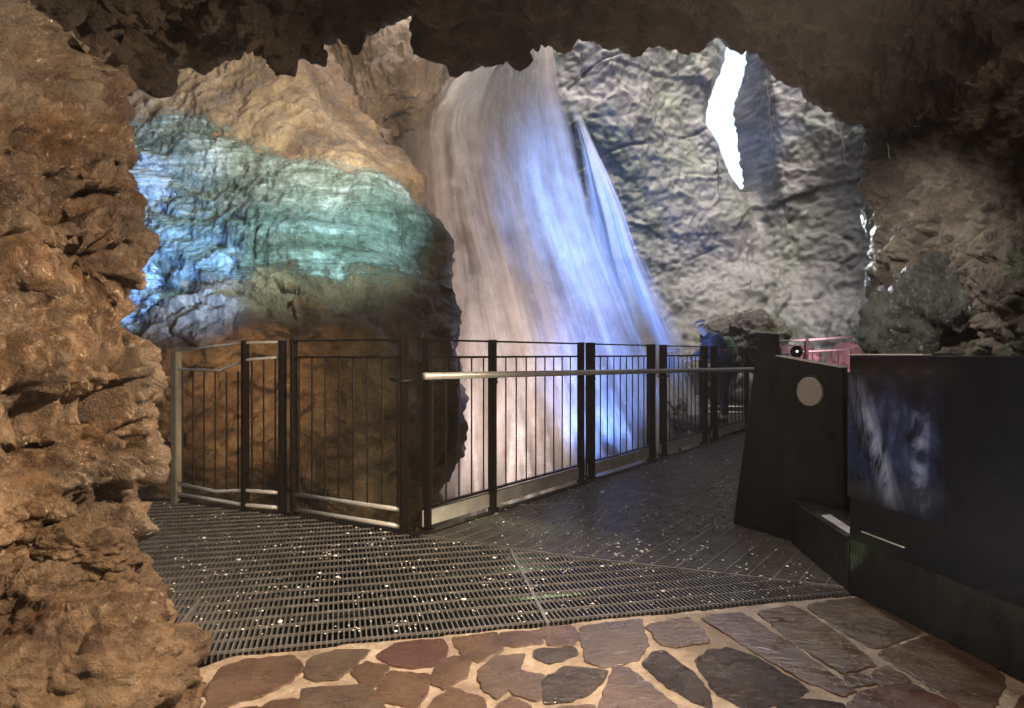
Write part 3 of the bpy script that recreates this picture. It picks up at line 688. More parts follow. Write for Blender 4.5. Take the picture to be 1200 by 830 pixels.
Pm[...,2] += (0.0035*fbm(fl*7,4,401)+0.0022*fbm(fl*30,3,402)).reshape(Yg.shape); Pm[...,1] += (0.012*fbm(fl*6,3,403)).reshape(Yg.shape)*sstep(.7,1,s_)
Pm[...,2] -= 0.012*sstep(.975,1,s_)
skirt = np.stack([Pm[:,-1]+np.array((0,0.004,-q)) for q in (0.02,0.06,0.12,0.2)], 1); Pm = np.concatenate([Pm, skirt], 1)
mo = grid_obj('mortar', Pm, M['mortar'], inward=False); mo.parent = pv; mo['kind'] = 'structure'
A3 = lambda L_: [(200+x/3, 680+y/3) for x,y in L_]; B3 = lambda L_: [(560+x/3, 680+y/3) for x,y in L_]; C3 = lambda L_: [(800+x/3, 650+y/3) for x,y in L_]
stones = [(A3([(125,460),(150,380),(185,310),(260,285),(425,268),(452,310),(400,360),(300,402),(185,440)]),0),(A3([(478,330),(500,275),(580,250),(692,248),(640,292),(590,337),(520,347)]),1),
 (A3([(738,265),(800,223),(950,210),(962,242),(930,292),(860,302),(780,290)]),2),(A3([(648,325),(690,288),(752,310),(712,368),(680,357)]),0),(A3([(723,407),(780,323),(907,338),(862,442),(800,432)]),0),
 (A3([(470,455),(473,385),(692,373),(742,452),(735,520),(480,520)]),1),(A3([(1000,205),(1140,188),(1152,242),(1080,282),(1030,250)]),0),(A3([(923,352),(965,278),(1052,268),(1030,332),(960,377)]),0),
 (A3([(325,455),(360,428),(432,423),(432,510),(325,515)]),0),(A3([(908,455),(985,383),(1082,420),(1102,465),(1000,520),(920,510)]),0),
 (B3([(93,190),(212,178),(217,217),(130,228),(88,226)]),0),(B3([(233,170),(322,163),(352,196),(320,222),(255,222)]),0),(B3([(212,245),(332,238),(332,262),(260,287),(218,277)]),3),
 (B3([(373,165),(572,138),(582,217),(560,272),(460,300),(383,282)]),1),(B3([(603,160),(742,133),(802,212),(700,230),(650,222)]),0),(B3([(13,320),(60,273),(162,263),(107,370),(70,408),(28,382)]),1),
 (B3([(118,372),(150,323),(227,340),(217,417),(140,397)]),1),(B3([(238,355),(310,308),(452,320),(402,377),(330,412),(243,427)]),3),(B3([(440,450),(480,308),(540,318),(690,455),(640,560),(440,560)]),0),
 (B3([(588,300),(620,258),(662,253),(802,382),(812,442),(740,412)]),3),(B3([(778,290),(810,253),(880,243),(960,268),(1152,382),(1060,424),(950,452),(850,392)]),3),(B3([(78,445),(120,413),(172,452),(150,520),(80,520)]),0),
 (C3([(73,228),(130,213),(217,208),(597,470),(560,492),(430,442),(250,332)]),2),(C3([(268,203),(380,183),(432,200),(674,380),(560,412),(420,322)]),0),(C3([(438,180),(602,153),(834,250),(792,282),(670,328)]),1),
 (C3([(697,350),(890,283),(1022,340),(1114,430),(1082,550),(1000,540),(840,432)]),0),(C3([(677,425),(720,393),(788,442),(700,458)]),0),(C3([(583,427),(620,423),(664,447),(600,463)]),0),
 (C3([(597,530),(640,488),(800,458),(984,545),(920,660),(600,660)]),2),(C3([(1150,600),(1192,500),(1262,520),(1282,640),(1170,680)]),0),(C3([(330,560),(420,510),(560,530),(540,640),(360,640)]),3),
 (A3([(170,470),(300,450),(310,540),(170,560)]),0),(A3([(480,540),(730,540),(720,640),(480,640)]),0),(B3([(200,470),(400,440),(420,560),(210,560)]),1),(B3([(690,500),(830,460),(960,500),(900,640),(700,640)]),3)]
def chaikin(p, it=2):
    p = [np.array(q) for q in p]
    for _ in range(it):
        q = []
        for i in range(len(p)):
            a, b = p[i], p[(i+1)%len(p)]; q += [a*.93+b*.07, a*.07+b*.93]
        p = q
    return p
slabs = {}
for si, (poly, kind) in enumerate(stones):
    pts = chaikin([gr(*q)[:2] for q in poly], 2); pts = np.array(pts)
    # finer, slightly chipped outline
    dens = []
    for i in range(len(pts)):
        a, b = pts[i], pts[(i+1)%len(pts)]; k_ = max(1, int(np.linalg.norm(b-a)/0.008))
        dens += [a+(b-a)*j/k_ for j in range(k_)]
    q = np.array(dens); cen_ = q.mean(0); q3 = np.c_[q, np.zeros(len(q))]
    q = q+(q-cen_)/np.linalg.norm(q-cen_, axis=1, keepdims=True)*(0.0185+0.011*fbm(q3*22+si, 3, 410))[:,None]
    n = len(q); inn = q+(cen_-q)/np.linalg.norm(cen_-q, axis=1, keepdims=True)*0.003
    tilt = rng.uniform(-.004,.004,2); z = lambda p, h: h+(p-cen_)@tilt
    vs_ = [(*p, -0.03) for p in q]+[(*p, z(p,-0.0005)) for p in q]+[(*p, z(p,0.001)) for p in inn]
    fs_ = [(i, (i+1)%n, n+(i+1)%n, n+i) for i in range(n)]+[(n+i, n+(i+1)%n, 2*n+(i+1)%n, 2*n+i) for i in range(n)]+[tuple(range(2*n, 3*n))]
    slabs.setdefault(kind, MB()).add(vs_, fs_)
for kind, nm_ in ((0,'brown_slabs'),(1,'grey_slabs'),(2,'red_slabs'),(3,'rippled_slabs')):
    o = slabs[kind].build(nm_, SL[kind], pv); o['kind'] = 'structure'
own(pv)

# ------------------------------------------------------------------ railings
G2 = lambda p, z: (float(p[0]), float(p[1]), z)
def lerp(a, b, t): return np.array(a)*(1-t)+np.array(b)*t
def panel(label, p0, p1, posts, nbal, ztop=1.135, zmid=1.03, zbot=0.135, kick=True, light=False, group='railing panels along the metal walkway', pw=.05, pd=.022):
    p0, p1 = np.array(p0, float), np.array(p1, float); d = (p1-p0)/np.linalg.norm(p1-p0)
    r = empty('railing', (p0[0], p0[1], 0)); tag(r, label, 'railing', group)
    for tpos, wid in posts:
        q = p0+(p1-p0)*tpos; m = MB(); sd = np.array((d[1],-d[0]))
        m.bar((*q, -0.05), (*q, ztop+0.012), wid, pd, up=(sd[0],sd[1],0), side=(sd[0],sd[1],0))
        m.v = []; m.f = []
        a, b = q+sd*wid/2, q-sd*wid/2
        c4 = [a+d*pd/2, a-d*pd/2, b-d*pd/2, b+d*pd/2]
        m.prism([(*x, -0.05) for x in c4], (0,0,ztop+0.062)); m.build('post', M['dark_metal'], r, bevel=.002)
        m = MB(); m.prism([(*(q+(x-q)*1.5), 0.002) for x in c4], (0,0,.012)); m.build('foot_plate', M['dark_metal'], r)
    def rail(name, z, mat, h, w_):
        m = MB(); m.bar((*p0, z), (*p1, z), w_, h); m.build(name, mat, r, bevel=.0015)
    rail('top_rail', ztop, M['dark_metal'], .012, .034); rail('middle_rail', zmid, M['dark_metal'], .014, .03)
    if light:
        m = MB(); m.tube([(*p0, zbot), (*p1, zbot)], .013, 10); m.build('bottom_rail', M['galv'], r, True)
        m = MB(); m.tube([(*p0, .035), (*p1, .035)], .014, 10); m.build('toe_rail', M['galv'], r, True)
    else:
        rail('bottom_rail', zbot, M['dark_metal'], .014, .03)
    if kick: 
        m = MB(); sd = np.array((d[1],-d[0])); m.bar((*(p0-sd*.02), .062), (*(p1-sd*.02), .062), .006, .10); m.build('kick_plate', M['plate'], r)
    L_ = np.linalg.norm(p1-p0); ps = sorted(t_*L_ for t_, _ in posts)
    k_ = 0
    for i in range(nbal):
        s0 = (i+0.5)/nbal*L_
        if any(abs(s0-x) < 0.035 for x in ps): continue
        q = p0+d*s0; m = MB(); m.tube([(*q, zbot), (*q, zmid)], .0058, 6, False); m.build('baluster', M['dark_metal'], r, True)
    own(r); return r
L0, L1, L2 = np.array((-2.40,4.97)), np.array((-1.80,4.69)), np.array((-1.52,4.605))
M0, M1 = np.array((-1.434,4.55)), np.array((-.625,4.075))
panel('short dark railing panel with pale toe rails before the dim base of the rock', M0, M1, [(0.01,.05),(0.99,.06)], 8, kick=False, light=True, group='railing panels before the rock outcrop')
# the bent panel beside the brown wall
r = empty('railing', (*L0,0)); tag(r, 'bent railing panel with galvanised frame, next to the pitted brown wall', 'railing', 'railing panels before the rock outcrop')
def post(r, q, d, wid, pd, z1, mat):
    d = np.array(d)/np.linalg.norm(d); sd = np.array((d[1],-d[0])); a, b = q+sd*wid/2, q-sd*wid/2
    m = MB(); m.prism([(*x, -0.05) for x in (a+d*pd/2, a-d*pd/2, b-d*pd/2, b+d*pd/2)], (0,0,z1+.05)); m.build('post', mat, r, bevel=.002)
M['dull'] = metal_mat('dull_olive_steel', (.24,.225,.19), .5, .2); post(r, L0, L1-L0, .05, .05, 1.07, M['dull']); post(r, L1, L2-L0, .05, .03, 1.14, M['dark_metal']); post(r, L2, L2-L1, .055, .03, 1.14, M['dark_metal'])
m = MB(); m.tube([(*L0,1.07),(*lerp(L0,L1,.5),1.10),(*L1,1.125),(*L2,1.13)], .009, 8); m.build('top_rail', M['galv'], r, True)
m = MB(); m.tube([(*L0,.94),(*lerp(L0,L1,.65),.935),(*L1,1.01),(*L2,1.03)], .009, 8); m.build('middle_rail', M['galv'], r, True)
m = MB(); m.tube([(*L0,.13),(*lerp(L0,L1,.6),.10),(*L1,.13),(*L2,.13)], .013, 8); m.build('bottom_rail', M['galv'], r, True)
m = MB(); m.tube([(*L0,.05),(*lerp(L0,L1,.6),.04),(*L1,.03),(*L2,.03)], .014, 8); m.build('toe_rail', M['galv'], r, True)
for a, b, n_, z1 in ((L0,L1,6,.93),(L1,L2,3,1.02)):
    for i in range(n_):
        q = lerp(a, b, (i+.6)/(n_+.2)); m = MB(); m.tube([(*q,.12),(*q,z1)], .0058, 6, False); m.build('baluster', M['dark_metal'], r, True)
own(r)
K0 = gr(498,621)[:2]; Kd = gr(830,517)[:2]; kd = (Kd-K0)/np.linalg.norm(Kd-K0)
def onl(px): 
    # point of the long fence line seen at column px
    t_ = (px-600)/F; s_ = (K0[0]-t_*K0[1])/(t_*kd[1]-kd[0]); return K0+kd*s_
Q = [onl(p) for p in (498,682,691,764,776,826,836,876)]
panel('long railing panel split by one middle post, starting at the walkway corner', Q[0], Q[1], [(0.01,.055),((onl(577)-Q[0])@kd/np.linalg.norm(Q[1]-Q[0]),.06),(0.99,.06)], 15)
panel('railing panel in front of the bright blue water, between two double posts', Q[2], Q[3], [(0.01,.085),(0.985,.09)], 10)
panel('railing panel past the second double post, before the pale end of the falls', Q[4], Q[5], [(0.02,.08),(0.98,.09)], 10)
panel('last railing panel, in front of the person in the blue jacket', Q[6], Q[7], [(0.02,.09),(0.98,.06)], 9)
hr = empty('handrail', (*K0,0)); tag(hr, 'long bright round steel handrail along the walkway side of the railings', 'handrail')
off = np.array((kd[1],-kd[0]))*.085
h0, h1 = at(497,441,4.12), at(884,432.5,9.35)
m = MB(); m.tube([h0, h0+(h1-h0)*.5, h1], .0215, 16); m.build('tube', M['galv'], hr, True)
for px in (503,577,688,771,830):
    q = onl(px); s_ = (q-np.array(h0[:2]))@kd/((np.array(h1[:2])-np.array(h0[:2]))@kd); hp = np.array(h0)+(np.array(h1)-np.array(h0))*min(1,max(0.01,s_))
    m = MB(); m.tube([(*q, hp[2]-.055),(q[0]*.45+hp[0]*.55, q[1]*.45+hp[1]*.55, hp[2]-.065),(hp[0], hp[1], hp[2]-.05),(hp[0], hp[1], hp[2]-.018)], .009, 8); m.build('bracket', M['dark_metal'], hr, True)
m = MB(); a = lerp(M0, M1, .955); m.tube([(*(a+np.array((-.05,-.03))), .905),(*(a+np.array((.02,-.05))), .89),(*(a+np.array((.10,-.03))), .90)], .010, 8); m.build('bracket', M['dark_metal'], hr, True)
own(hr)
# far platform with its own rail, where the person stands
fp = [(2.75,10.2),(4.9,9.9),(6.0,12.2),(2.6,12.3)]
m1, m2 = grating(fp, np.array((1.,0)), np.array((0,1.)), .04, .12, np.array(fp[0]), .010, '')
pf = empty('platform', (3.8,11,0)); tag(pf, 'small metal grating platform under the person in the blue jacket', 'platform', kind='structure')
m1.build('grating', M['grate'], pf); m2.build('cross_bars', M['grate_bar'], pf); m = MB()
for i in range(4): m.bar((*fp[i],-.06),(*fp[(i+1)%4],-.06),.05,.12)
m.build('support_beams', M['dark_metal'], pf); own(pf)
panel('distant railing on the far edge of the platform, beyond the person', (2.62,12.2), (4.8,12.1), [(0.01,.05),(.33,.05),(.66,.05),(0.99,.05)], 18, group='railings around the far platform', kick=False, light=True)
# rail beyond the black lectern
r = empty('railing', (2.95,8.1,0)); tag(r, 'pale thin rail over the pink-lit rocks, seen above the black slanted panel', 'railing', 'railings around the far platform')
ra, rb = at(896,400.5,8.1), at(1040,391.5,8.3)
m = MB(); m.tube([ra, at(945,398.5,8.12), rb], .012, 8); m.build('top_rail', M['galv'], r, True)
m = MB(); m.tube([ra-np.array((0,0,.14)), rb-np.array((0,0,.16))], .008, 8); m.build('middle_rail', M['galv'], r, True)
for px in (945,1036):
    q = at(px, 398.5 if px == 945 else 391.7, 8.12 if px == 945 else 8.3); m = MB(); m.bar((q[0],q[1],-.1),(q[0],q[1],q[2]+.01),.06,.03); m.build('post', M['dark_metal'], r)
for i in range(9):
    q = ra+(rb-ra)*(i+.7)/9.6; m = MB(); m.tube([(q[0],q[1],.1),(q[0],q[1],q[2]-.14)], .006, 6, False); m.build('baluster', M['dark_metal'], r, True)
own(r)

# ------------------------------------------------------------------ black information stand
B0, B1 = gr(859,614), gr(926,634); pd_ = (B1-B0)[:2]/np.linalg.norm((B1-B0)[:2]); pn = np.array((pd_[1],-pd_[0])); pn = pn if pn[1] > 0 else -pn   # away from the camera
def onp(px, py):
    tq = (px-600)/F; s_ = (B0[0]-tq*B0[1])/(tq*pd_[1]-pd_[0]); q = B0[:2]+pd_*s_
    return np.array((q[0], q[1], H-(py-415)/F*q[1]))
st = empty('lectern', B0); tag(st, 'black slanted lectern panel with a round grey lamp near its top', 'lectern')
ol = [onp(859,613.5), onp(889,390), onp(906,391), onp(908.5,417), onp(986,431), onp(991,655)]
ol[0][2] = 0.0; ol[-1][2] = 0.0
m = MB(); m.prism(ol, (pn[0]*.05, pn[1]*.05, 0)); m.build('panel', M['board'], st, bevel=.004)
m = MB(); e0, e1_ = onp(909.5,417.5), onp(986,431.5); m.bar(e0+np.array((*pn*.025,.004)), e1_+np.array((*pn*.025,.004)), .058, .006); m.build('edge_trim', M['plate'], st)
for sx, sy in ((897,402),(918,428),(980,440),(874,590),(915,606)):
    q = onp(sx, sy); m = MB(); m.tube([q-np.array((*pn*.0005,0)), q-np.array((*pn*.005,0))], .007, 12); m.build('screw', M['dark_metal'], st)
c_ = onp(951,459); m = MB(); rad = 17.0/F*c_[1]
m.tube([c_-np.array((*pn*.001,0)), c_-np.array((*pn*.028,0))], rad, 40); m.build('lamp_cover', M['lamp'], st, bevel=.006)
m = MB(); ring = [c_+np.array((*(pd_*math.cos(a)*(rad+.004)), math.sin(a)*(rad+.004)))-np.array((*pn*.004,0)) for a in np.linspace(0,2*math.pi,37)]
m.tube(ring, .006, 6, False); m.build('lamp_rim', M['dark_metal'], st, True)
own(st)
X0, X1 = gr(928,637), gr(993.5,693.5)
bx = empty('box', X0); tag(bx, 'low black box on the grating between the lectern panel and the glossy board', 'box')
dx_ = (X1-X0); ins = np.array((.36,.06,0)); hgt = .235
m = MB(); m.prism([X0, X1, X1+ins, X0+ins], (0,0,hgt)); m.build('housing', M['board'], bx, bevel=.004)
m = MB(); m.prism([X0+np.array((-.012,.006,hgt+.002)), X1+np.array((-.012,-.012,hgt+.002)), X1+ins+np.array((0,0,hgt+.002)), X0+ins+np.array((0,0,hgt+.002))], (0,0,.012)); m.build('lid', M['board'], bx, bevel=.003)
m = MB(); a = X1+np.array((.012,.02,hgt+.016)); m.prism([a, a+np.array((.05,.02,0)), a+np.array((.085,.36,0)), a+np.array((.03,.34,0))], (0,0,.003)); m.build('edge_trim', M['plate'], bx)
own(bx)
t = NT('glossy_black_glass'); M['gloss'] = t.set(Base_Color=(.006,.007,.010), Roughness=t.ramp(t.noise(7,7,.7), [(.4,.06),(.7,.22)]), Specular_IOR_Level=0.5, Normal=t.bump(t.noise(3,3,.5), .04, .01))
bd = empty('information_board', X1); tag(bd, 'wide glossy black board with a dim blue waterfall-like image, beside the stone paving', 'board')
bdir = np.array((gr(1193,797)-X1)[:2]); bdir /= np.linalg.norm(bdir); bno = np.array((-bdir[1], bdir[0])); bno = bno if bno[0] > 0 else -bno
Y0_, Y1_ = X1[:2]+bdir*.012, X1[:2]+bdir*2.6
tp = 1.044
m = MB(); q = [(*Y0_,.0),(*Y1_,.0),(*Y1_,tp),(*Y0_,tp)]; m.prism(q, (bno[0]*.06, bno[1]*.06, 0)); m.build('casing', M['board'], bd, bevel=.003)
m = MB(); qa, qb = Y0_+bdir*.01, Y1_-bdir*.02; q = [(*(qa-bno*.006),.24),(*(qb-bno*.006),.24),(*(qb-bno*.006),tp-.012),(*(qa-bno*.006),tp-.012)]; m.prism(q, (bno[0]*.005, bno[1]*.005, 0)); m.build('glass_face', M['gloss'], bd)
t = NT('blue_falls_image'); sep = t.n('ShaderNodeSeparateXYZ'); t.l(t.tc.outputs['UV'], sep.inputs[0])  # blue streaks on near black, fading towards the borders
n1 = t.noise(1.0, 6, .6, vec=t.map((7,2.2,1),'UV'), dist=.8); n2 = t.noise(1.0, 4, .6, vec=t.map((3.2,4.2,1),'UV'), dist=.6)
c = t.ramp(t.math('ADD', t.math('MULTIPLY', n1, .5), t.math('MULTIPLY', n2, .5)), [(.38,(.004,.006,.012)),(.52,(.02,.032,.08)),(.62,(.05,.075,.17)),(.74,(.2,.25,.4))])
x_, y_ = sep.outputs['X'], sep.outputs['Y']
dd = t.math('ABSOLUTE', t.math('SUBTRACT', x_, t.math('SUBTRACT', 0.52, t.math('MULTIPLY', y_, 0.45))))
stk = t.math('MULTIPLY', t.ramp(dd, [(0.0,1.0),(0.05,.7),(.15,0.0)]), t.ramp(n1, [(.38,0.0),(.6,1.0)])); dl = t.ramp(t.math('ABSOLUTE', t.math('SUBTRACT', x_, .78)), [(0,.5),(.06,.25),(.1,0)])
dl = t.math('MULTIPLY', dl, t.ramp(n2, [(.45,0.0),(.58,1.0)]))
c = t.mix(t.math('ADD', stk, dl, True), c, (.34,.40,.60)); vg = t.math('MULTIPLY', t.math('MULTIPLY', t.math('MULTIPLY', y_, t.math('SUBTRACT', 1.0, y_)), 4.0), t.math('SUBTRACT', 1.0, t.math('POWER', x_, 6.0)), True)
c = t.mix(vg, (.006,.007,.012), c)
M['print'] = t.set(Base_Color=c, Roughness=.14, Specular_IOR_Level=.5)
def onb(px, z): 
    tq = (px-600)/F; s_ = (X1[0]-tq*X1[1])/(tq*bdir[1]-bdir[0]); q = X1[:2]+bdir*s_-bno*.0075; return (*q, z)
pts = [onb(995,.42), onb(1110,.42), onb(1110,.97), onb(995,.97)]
o = mesh_from('blue_image', pts, [(0,1,2,3)], M['print'], parent=bd); uvl = o.data.uv_layers.new(name='UVMap')
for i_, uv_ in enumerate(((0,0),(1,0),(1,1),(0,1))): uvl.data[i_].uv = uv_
m = MB(); m.bar((*(Y0_+bno*.02),tp+.004),(*(Y0_+bdir*.42+bno*.02),tp+.004),.05,.005); m.build('top_trim', M['galv'], bd)
m = MB(); m.bar((*(Y0_+bdir*.09-bno*.0085),.292),(*(Y0_+bdir*.34-bno*.0085),.292),.004,.005); m.build('rail_reflection', M['plate'], bd)  # pale strip modelled in place of the railing's reflection
own(bd)

# pink-lit rocks and floodlight beyond the lectern
M['pale_rock'] = rock_mat('pale_pinkish_rock', [(.22,.15,.14),(.34,.25,.24),(.44,.34,.33),(.52,.43,.42)], 2.0, (0.3,0.7), .9)
boulder('boulder', at(1003,428,8.7), (.36,.3,.30), 51, M['pale_rock'], 'pale pink-lit rock peeping over the corner of the glossy board', .2, .2, 60)
boulder('boulder', at(928,428,8.6), (.42,.3,.26), 53, M['pale_rock'], 'pinkish rock behind the round floodlight and the lectern edge', .5, .2, 60)
boulder('boulder', at(872,402,13.2), (.75,.5,.55), 55, M['wet_boulder'], 'dark rock hump behind the person, at the foot of the grey gorge wall', .1, .25, 70)
boulder('boulder', at(800,500,12.6), (.9,.6,.5), 57, M['wet_boulder'], 'wet rock at the bottom edge of the falls, seen through the railing', .6, .25, 70)
t = NT('lit_lens'); t.b.inputs['Emission Color'].default_value = (1,.9,.85,1); t.b.inputs['Emission Strength'].default_value = 0.35; M['lens'] = t.m
t = NT('yellow_lit_lens'); t.b.inputs['Emission Color'].default_value = (1,.85,.15,1); t.b.inputs['Emission Strength'].default_value = 5.0; M['ylens'] = t.m
def floodlight(loc, dirv, rad, lens, label):
    r = empty('floodlight', loc); tag(r, label, 'floodlight'); loc = np.array(loc); d = np.array(dirv, float); d /= np.linalg.norm(d)
    m = MB(); m.tube([loc-d*rad*1.6, loc-d*rad*.6, loc], [rad*.55, rad*.95, rad], 20); m.build('housing', M['dark_metal'], r, True)
    m = MB(); m.tube([loc+d*.001, loc+d*.006], rad*.2, 16); m.build('lens', lens, r)
    m = MB(); m.tube([loc-d*rad*.6-np.array((0,0,rad)), loc-d*rad*.6-np.array((0,0,rad*2.2))], rad*.15, 8); m.build('bracket', M['dark_metal'], r)
    own(r)
floodlight(at(934,412,7.6), (-.1,-1,.1), .066, M['lens'], 'round dark floodlight with a small lit lens behind the lectern')
uy = gr(540,712,-.55); floodlight(uy, (0.05,-.75,.65), .075, M['ylens'], 'yellow floodlight glowing under the metal grating')

# ------------------------------------------------------------------ person at the far railing
def skin(name, verts, edges, mat, parent, sub=2):
    me = bpy.data.meshes.new(name); me.from_pydata([tuple(map(float, v[:3])) for v in verts], edges, []); me.update()
    o = bpy.data.objects.new(name, me); C.objects.link(o)
    sk = o.modifiers.new('s', 'SKIN'); me.skin_vertices.new() if not me.skin_vertices else None
    for i, v in enumerate(verts):
        rr = v[3]; me.skin_vertices[0].data[i].radius = rr if hasattr(rr, '__len__') else (rr, rr)
    me.skin_vertices[0].data[0].use_root = True; sk.use_smooth_shade = True
    ss = o.modifiers.new('u', 'SUBSURF'); ss.levels = sub; ss.render_levels = sub
    dg = bpy.context.evaluated_depsgraph_get(); nm = bpy.data.meshes.new_from_object(o.evaluated_get(dg))
    o.modifiers.clear(); o.data = nm; nm.materials.clear(); nm.materials.append(mat); o.parent = parent
    nm.polygons.foreach_set('use_smooth', [True]*len(nm.polygons)); return o
def cloth(name, col, var=.35, sc=9, rough=.6):
    t = NT(name); c = t.ramp(t.noise(sc,5,.6), [(.32,[x*(1-var) for x in col]),(.68,[min(1,x*(1+var)) for x in col])])
    return t.set(Base_Color=c, Roughness=rough, Normal=t.bump(t.noise(16,5,.6), .5, .03))
pp = np.array((3.25,10.7,0.0)); pr = empty('person', pp)
tag(pr, 'person in a blue rain jacket and pale cap leaning on the far railing', 'person')
W = lambda x, y, z: tuple(pp+np.array((x,y,z)))
sk_ = cloth('skin', (.42,.26,.19), .1); jk = cloth('blue_rain_jacket', (.034,.056,.10), .7, 7, .4); tr = cloth('dark_trousers', (.022,.024,.035), .3); cp = cloth('pale_grey_cap', (.16,.165,.18), .3); bt = cloth('dark_boots', (.02,.018,.016), .2)
# leaning body: hips at the rear, chest and head towards the falls (-x)
body = [(*W(0,0,.84),(.155,.12)),(*W(-.05,-.01,1.0),(.15,.115)),(*W(-.12,-.02,1.17),(.165,.12)),(*W(-.19,-.03,1.31),(.15,.10)),(*W(-.27,-.035,1.375),.055),(*W(-.335,-.04,1.43),(.075,.085)),(*W(-.37,-.045,1.51),(.07,.08)),
        (*W(.03,.09,.80),.095),(*W(.02,.10,.46),.066),(*W(.05,.10,.09),.045),(*W(-.05,.10,.04),.045),(*W(.0,-.10,.80),.095),(*W(-.03,-.11,.46),.066),(*W(-.0,-.11,.09),.045),(*W(-.11,-.11,.04),.045),
        (*W(-.17,.15,1.29),.062),(*W(-.26,.21,1.08),.05),(*W(-.43,.17,.98),.04),(*W(-.52,.13,.97),.036),(*W(-.19,-.20,1.29),.062),(*W(-.24,-.27,1.06),.05),(*W(-.42,-.24,.99),.04),(*W(-.52,-.20,.99),.036)]
be = [(0,1),(1,2),(2,3),(3,4),(4,5),(5,6),(0,7),(7,8),(8,9),(9,10),(0,11),(11,12),(12,13),(13,14),(3,15),(15,16),(16,17),(17,18),(3,19),(19,20),(20,21),(21,22)]
bo = skin('body', body, be, sk_, pr)
grow = lambda idx, k: [(*body[i][:3], tuple(x*k+.008 for x in (body[i][3] if hasattr(body[i][3],'__len__') else (body[i][3],)*2))) for i in idx]
skin('jacket', grow([2,1,0,3,4,15,16,17,19,20,21],1.32), [(0,1),(1,2),(0,3),(3,4),(3,5),(5,6),(6,7),(3,8),(8,9),(9,10)], jk, pr)
skin('trousers', grow([0,7,8,9,11,12,13],1.10), [(0,1),(1,2),(2,3),(0,4),(4,5),(5,6)], tr, pr)
for i,j,l_ in ((9,10,.1),(13,14,-.1)):
    a, b = np.array(body[i][:3]), np.array(body[j][:3]); skin('boot', [(*a,.056),(*(a+np.array((0,0,-.05))),.055),(*b,.05),(*(b+np.array((-.07,0,-.005))),.038)], [(0,1),(1,2),(2,3)], bt, pr)
# fingers on the rail
for wrist, sgn_ in ((18,1),(22,-1)):
    w0 = np.array(body[wrist][:3]); vs_ = [(*w0,.03),(*(w0+np.array((-.06,-.02*sgn_,0))),.032)]; ed = [(0,1)]
    for f_ in range(4):
        o_ = np.array((-.085, (-.03+.02*f_), .0)); l_ = (.055,.068,.062,.048)[f_]
        i0 = len(vs_); vs_ += [(*(w0+o_),.010),(*(w0+o_+np.array((-l_*.6,0,-.012))),.009),(*(w0+o_+np.array((-l_*.8,0,-.045))),.008)]; ed += [(1,i0),(i0,i0+1),(i0+1,i0+2)]
    i0 = len(vs_); vs_ += [(*(w0+np.array((-.03,-.045*sgn_,-.01))),.012),(*(w0+np.array((-.07,-.06*sgn_,-.03))),.010)]; ed += [(0,i0),(i0,i0+1)]
    skin('hand', vs_, ed, sk_, pr, 1)
hd = np.array(body[6][:3]); hm = MB()
skin('nose', [(*(hd+np.array((-.072,-.02,-.03))),.014),(*(hd+np.array((-.095,-.025,-.055))),.016)], [(0,1)], sk_, pr, 1)
skin('hair', [(*(hd+np.array((.03,.005,-.03))),(.065,.075)),(*(hd+np.array((.045,.005,-.09))),(.05,.06))], [(0,1)], bt, pr)
skin('cap', [(*(hd+np.array((.01,.0,.015))),(.092,.10)),(*(hd+np.array((.0,.0,.07))),(.075,.082))], [(0,1)], cp, pr)
skin('cap_brim', [(*(hd+np.array((-.05,-.01,.005))),(.06,.02)),(*(hd+np.array((-.12,-.02,-.02))),(.05,.014))], [(0,1)], cp, pr, 1)
own(pr)
bp = empty('backpack', W(.10,-.02,1.05)); tag(bp, 'green and white backpack with a red patch on the back of the person in blue', 'backpack')
gm = cloth('green_backpack', (.10,.20,.13), .5, 12); wm = cloth('pale_strap', (.55,.58,.58), .2); rm = cloth('red_patch', (.55,.05,.07), .2)
skin('bag', [(*W(.13,-.04,.90),(.12,.13)),(*W(.085,-.05,1.06),(.135,.145)),(*W(.02,-.055,1.22),(.12,.135)),(*W(-.03,-.06,1.31),(.08,.10))], [(0,1),(1,2),(2,3)], gm, bp)
skin('pocket', [(*W(.20,-.10,.92),(.06,.07)),(*W(.17,-.10,1.03),(.06,.07))], [(0,1)], wm, bp)
skin('patch', [(*W(-.02,-.185,1.08),(.05,.03)),(*W(-.05,-.18,1.12),(.05,.03))], [(0,1)], rm, bp)
m = MB()
for s_ in (-1,1): m.tube([W(-.08,-.05+.1*s_,1.36),W(-.20,-.05+.13*s_,1.34),W(-.27,-.04+.14*s_,1.2),W(-.16,-.03+.15*s_,1.0)], .018, 8)
m.build('straps', wm, bp, True); own(bp)

# ------------------------------------------------------------------ coloured floodlights of the show-cave, and added unseen fill spots
spot('blue_falls_lamp', (.95,7.6,-1.4), (1.85,11.6,1.9), 760, (.17,.34,1.0), 43, 1.0)
spot('blue_crest_lamp', (2.8,6.6,3.2), (1.35,11.6,3.4), 600, (.22,.42,1.0), 50, 1.0)
spot('white_falls_lamp', (0.0,6.9,-1.5), (-1.1,11.4,1.9), 350, (1,.80,.72), 74, 1.0)
spot('cascade_lamp', (.3,4.35,2.95), (-2.5,7.2,2.85), 340, (.54,.86,.84), 60, .9)
spot('cascade_blue_lamp', (-1.9,5.0,1.2), (-3.85,7.0,2.3), 320, (.20,.42,1), 46, 1.0)
spot('outcrop_lamp', (-.4,4.7,3.6), (-2.6,8.6,4.1), 300, (1,.76,.54), 64, 1.0)
spot('outcrop_foot_lamp', (-1.6,4.95,-.2), (-2.9,6.2,1.4), 22, (1,.66,.36), 84, 1.0)
spot('tunnel_lamp', (1.05,1.6,2.25), (-1.1,2.4,.65), 140, (1,.76,.51), 100, .8, .06)
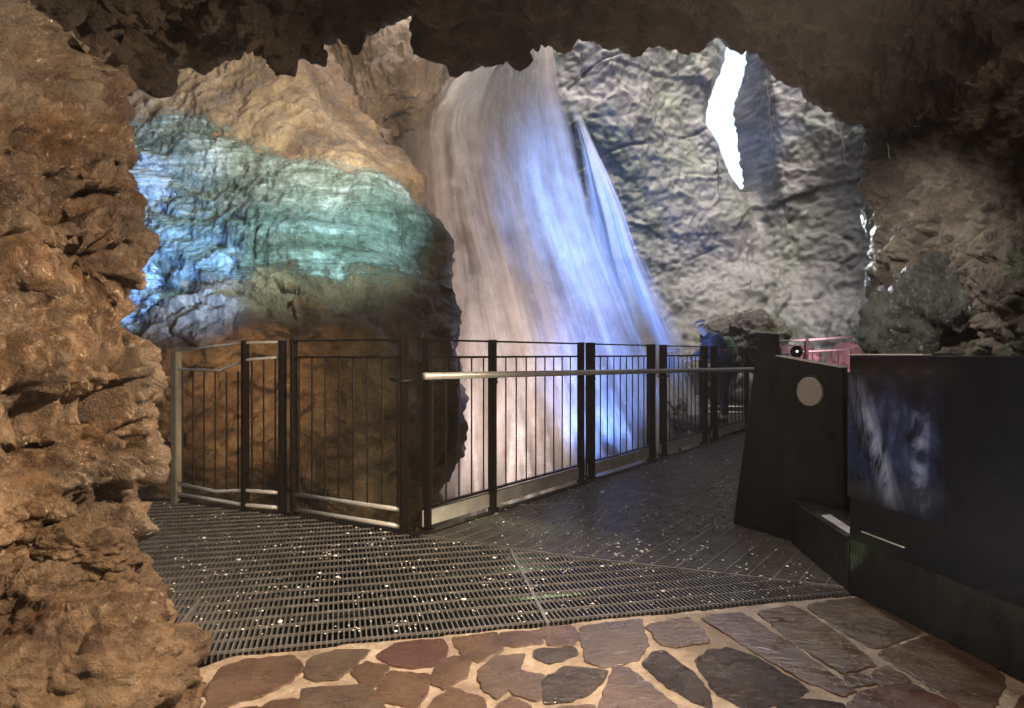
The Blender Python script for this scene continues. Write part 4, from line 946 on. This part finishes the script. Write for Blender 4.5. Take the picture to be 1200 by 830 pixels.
spot('tunnel_floor_lamp', (.3,.2,2.2), (.35,2.9,0), 42, (1,.80,.62), 80, .8, .12)
spot('roof_fill_light', (.2,.6,.25), (-.3,3.2,2.7), 9, (1,.80,.66), 110, .9, .2)  # added uplight without a fixture, lifts the dark ceiling
spot('roof_fill_light', (1.1,1.7,.15), (2.3,4.0,2.4), 13, (1,.86,.74), 100, .9, .2)  # second unseen fill, added for the far end of the overhang
spot('side_rock_fill', (1.75,3.9,2.05), (2.8,4.7,1.2), 16, (.95,.93,.85), 110, .8, .06)  # invisible spot put in to brighten the rock behind the board
spot('wall_edge_fill', (-.1,3.5,1.7), (-1.30,2.62,.75), 34, (1,.70,.38), 64, .9, .05)  # warm spot added in mid-air for highlights on the wall's edge
spot('floor_glint_fill', (1.4,4.3,2.35), (.65,2.5,0), 27, (1,.93,.86), 66, .9, .05)  # added spot giving the slabs the glints of the slit's glare
spot('wet_edge_fill', (2.45,5.75,2.2), (2.95,4.6,1.5), 26, (.85,.92,1), 50, .8, .08)  # unseen back spot, added for the shine on the boulder's top
spot('pink_lamp', at(960,402,7.7), at(1003,425,8.7), 9, (1,.50,.60), 110)
l = bpy.data.lights.new('grating_lamp', 'POINT'); l.energy = 2.2; l.color = (.75,1,.45); l.shadow_soft_size = .06; o = bpy.data.objects.new('grating_lamp', l); C.objects.link(o); o.location = tuple(uy+np.array((0,-.15,.12)))

m = MB(); m.prism([(-15,-3.2,-3.6),(15,-3.2,-3.6),(15,21,-3.6),(-15,21,-3.6)], (0,0,19.5))
hz = bpy.data.materials.new('spray_haze'); hz.use_nodes = True; nt = hz.node_tree; nt.nodes.remove(nt.nodes['Principled BSDF'])
pvn = nt.nodes.new('ShaderNodeVolumePrincipled'); pvn.inputs['Color'].default_value = (.86,.87,.92,1); pvn.inputs['Density'].default_value = 0.003; pvn.inputs['Anisotropy'].default_value = 0.2
nt.links.new(pvn.outputs[0], nt.nodes['Material Output'].inputs['Volume'])
tag(m.build('haze', hz), 'thin pale spray haze filling the whole gorge chamber', 'haze', kind='stuff')
# ------------------------------------------------------------------ render settings
scene.render.engine = 'CYCLES'
cy = scene.cycles; cy.use_denoising = True; cy.use_adaptive_sampling = True; cy.adaptive_threshold = 0.025; cy.volume_bounces = 0; cy.denoiser = 'OPENIMAGEDENOISE'; cy.max_bounces = 6; cy.diffuse_bounces = 3; cy.glossy_bounces = 3; cy.transparent_max_bounces = 12
cy.sample_clamp_indirect = 6; cy.caustics_reflective = False; cy.caustics_refractive = False
vs2 = scene.view_settings; vs2.view_transform = 'Standard'; vs2.look = 'None'; vs2.exposure = 2.32; vs2.gamma = 1; vs2.use_curve_mapping = False
scene.render.image_settings.color_mode = 'RGB'
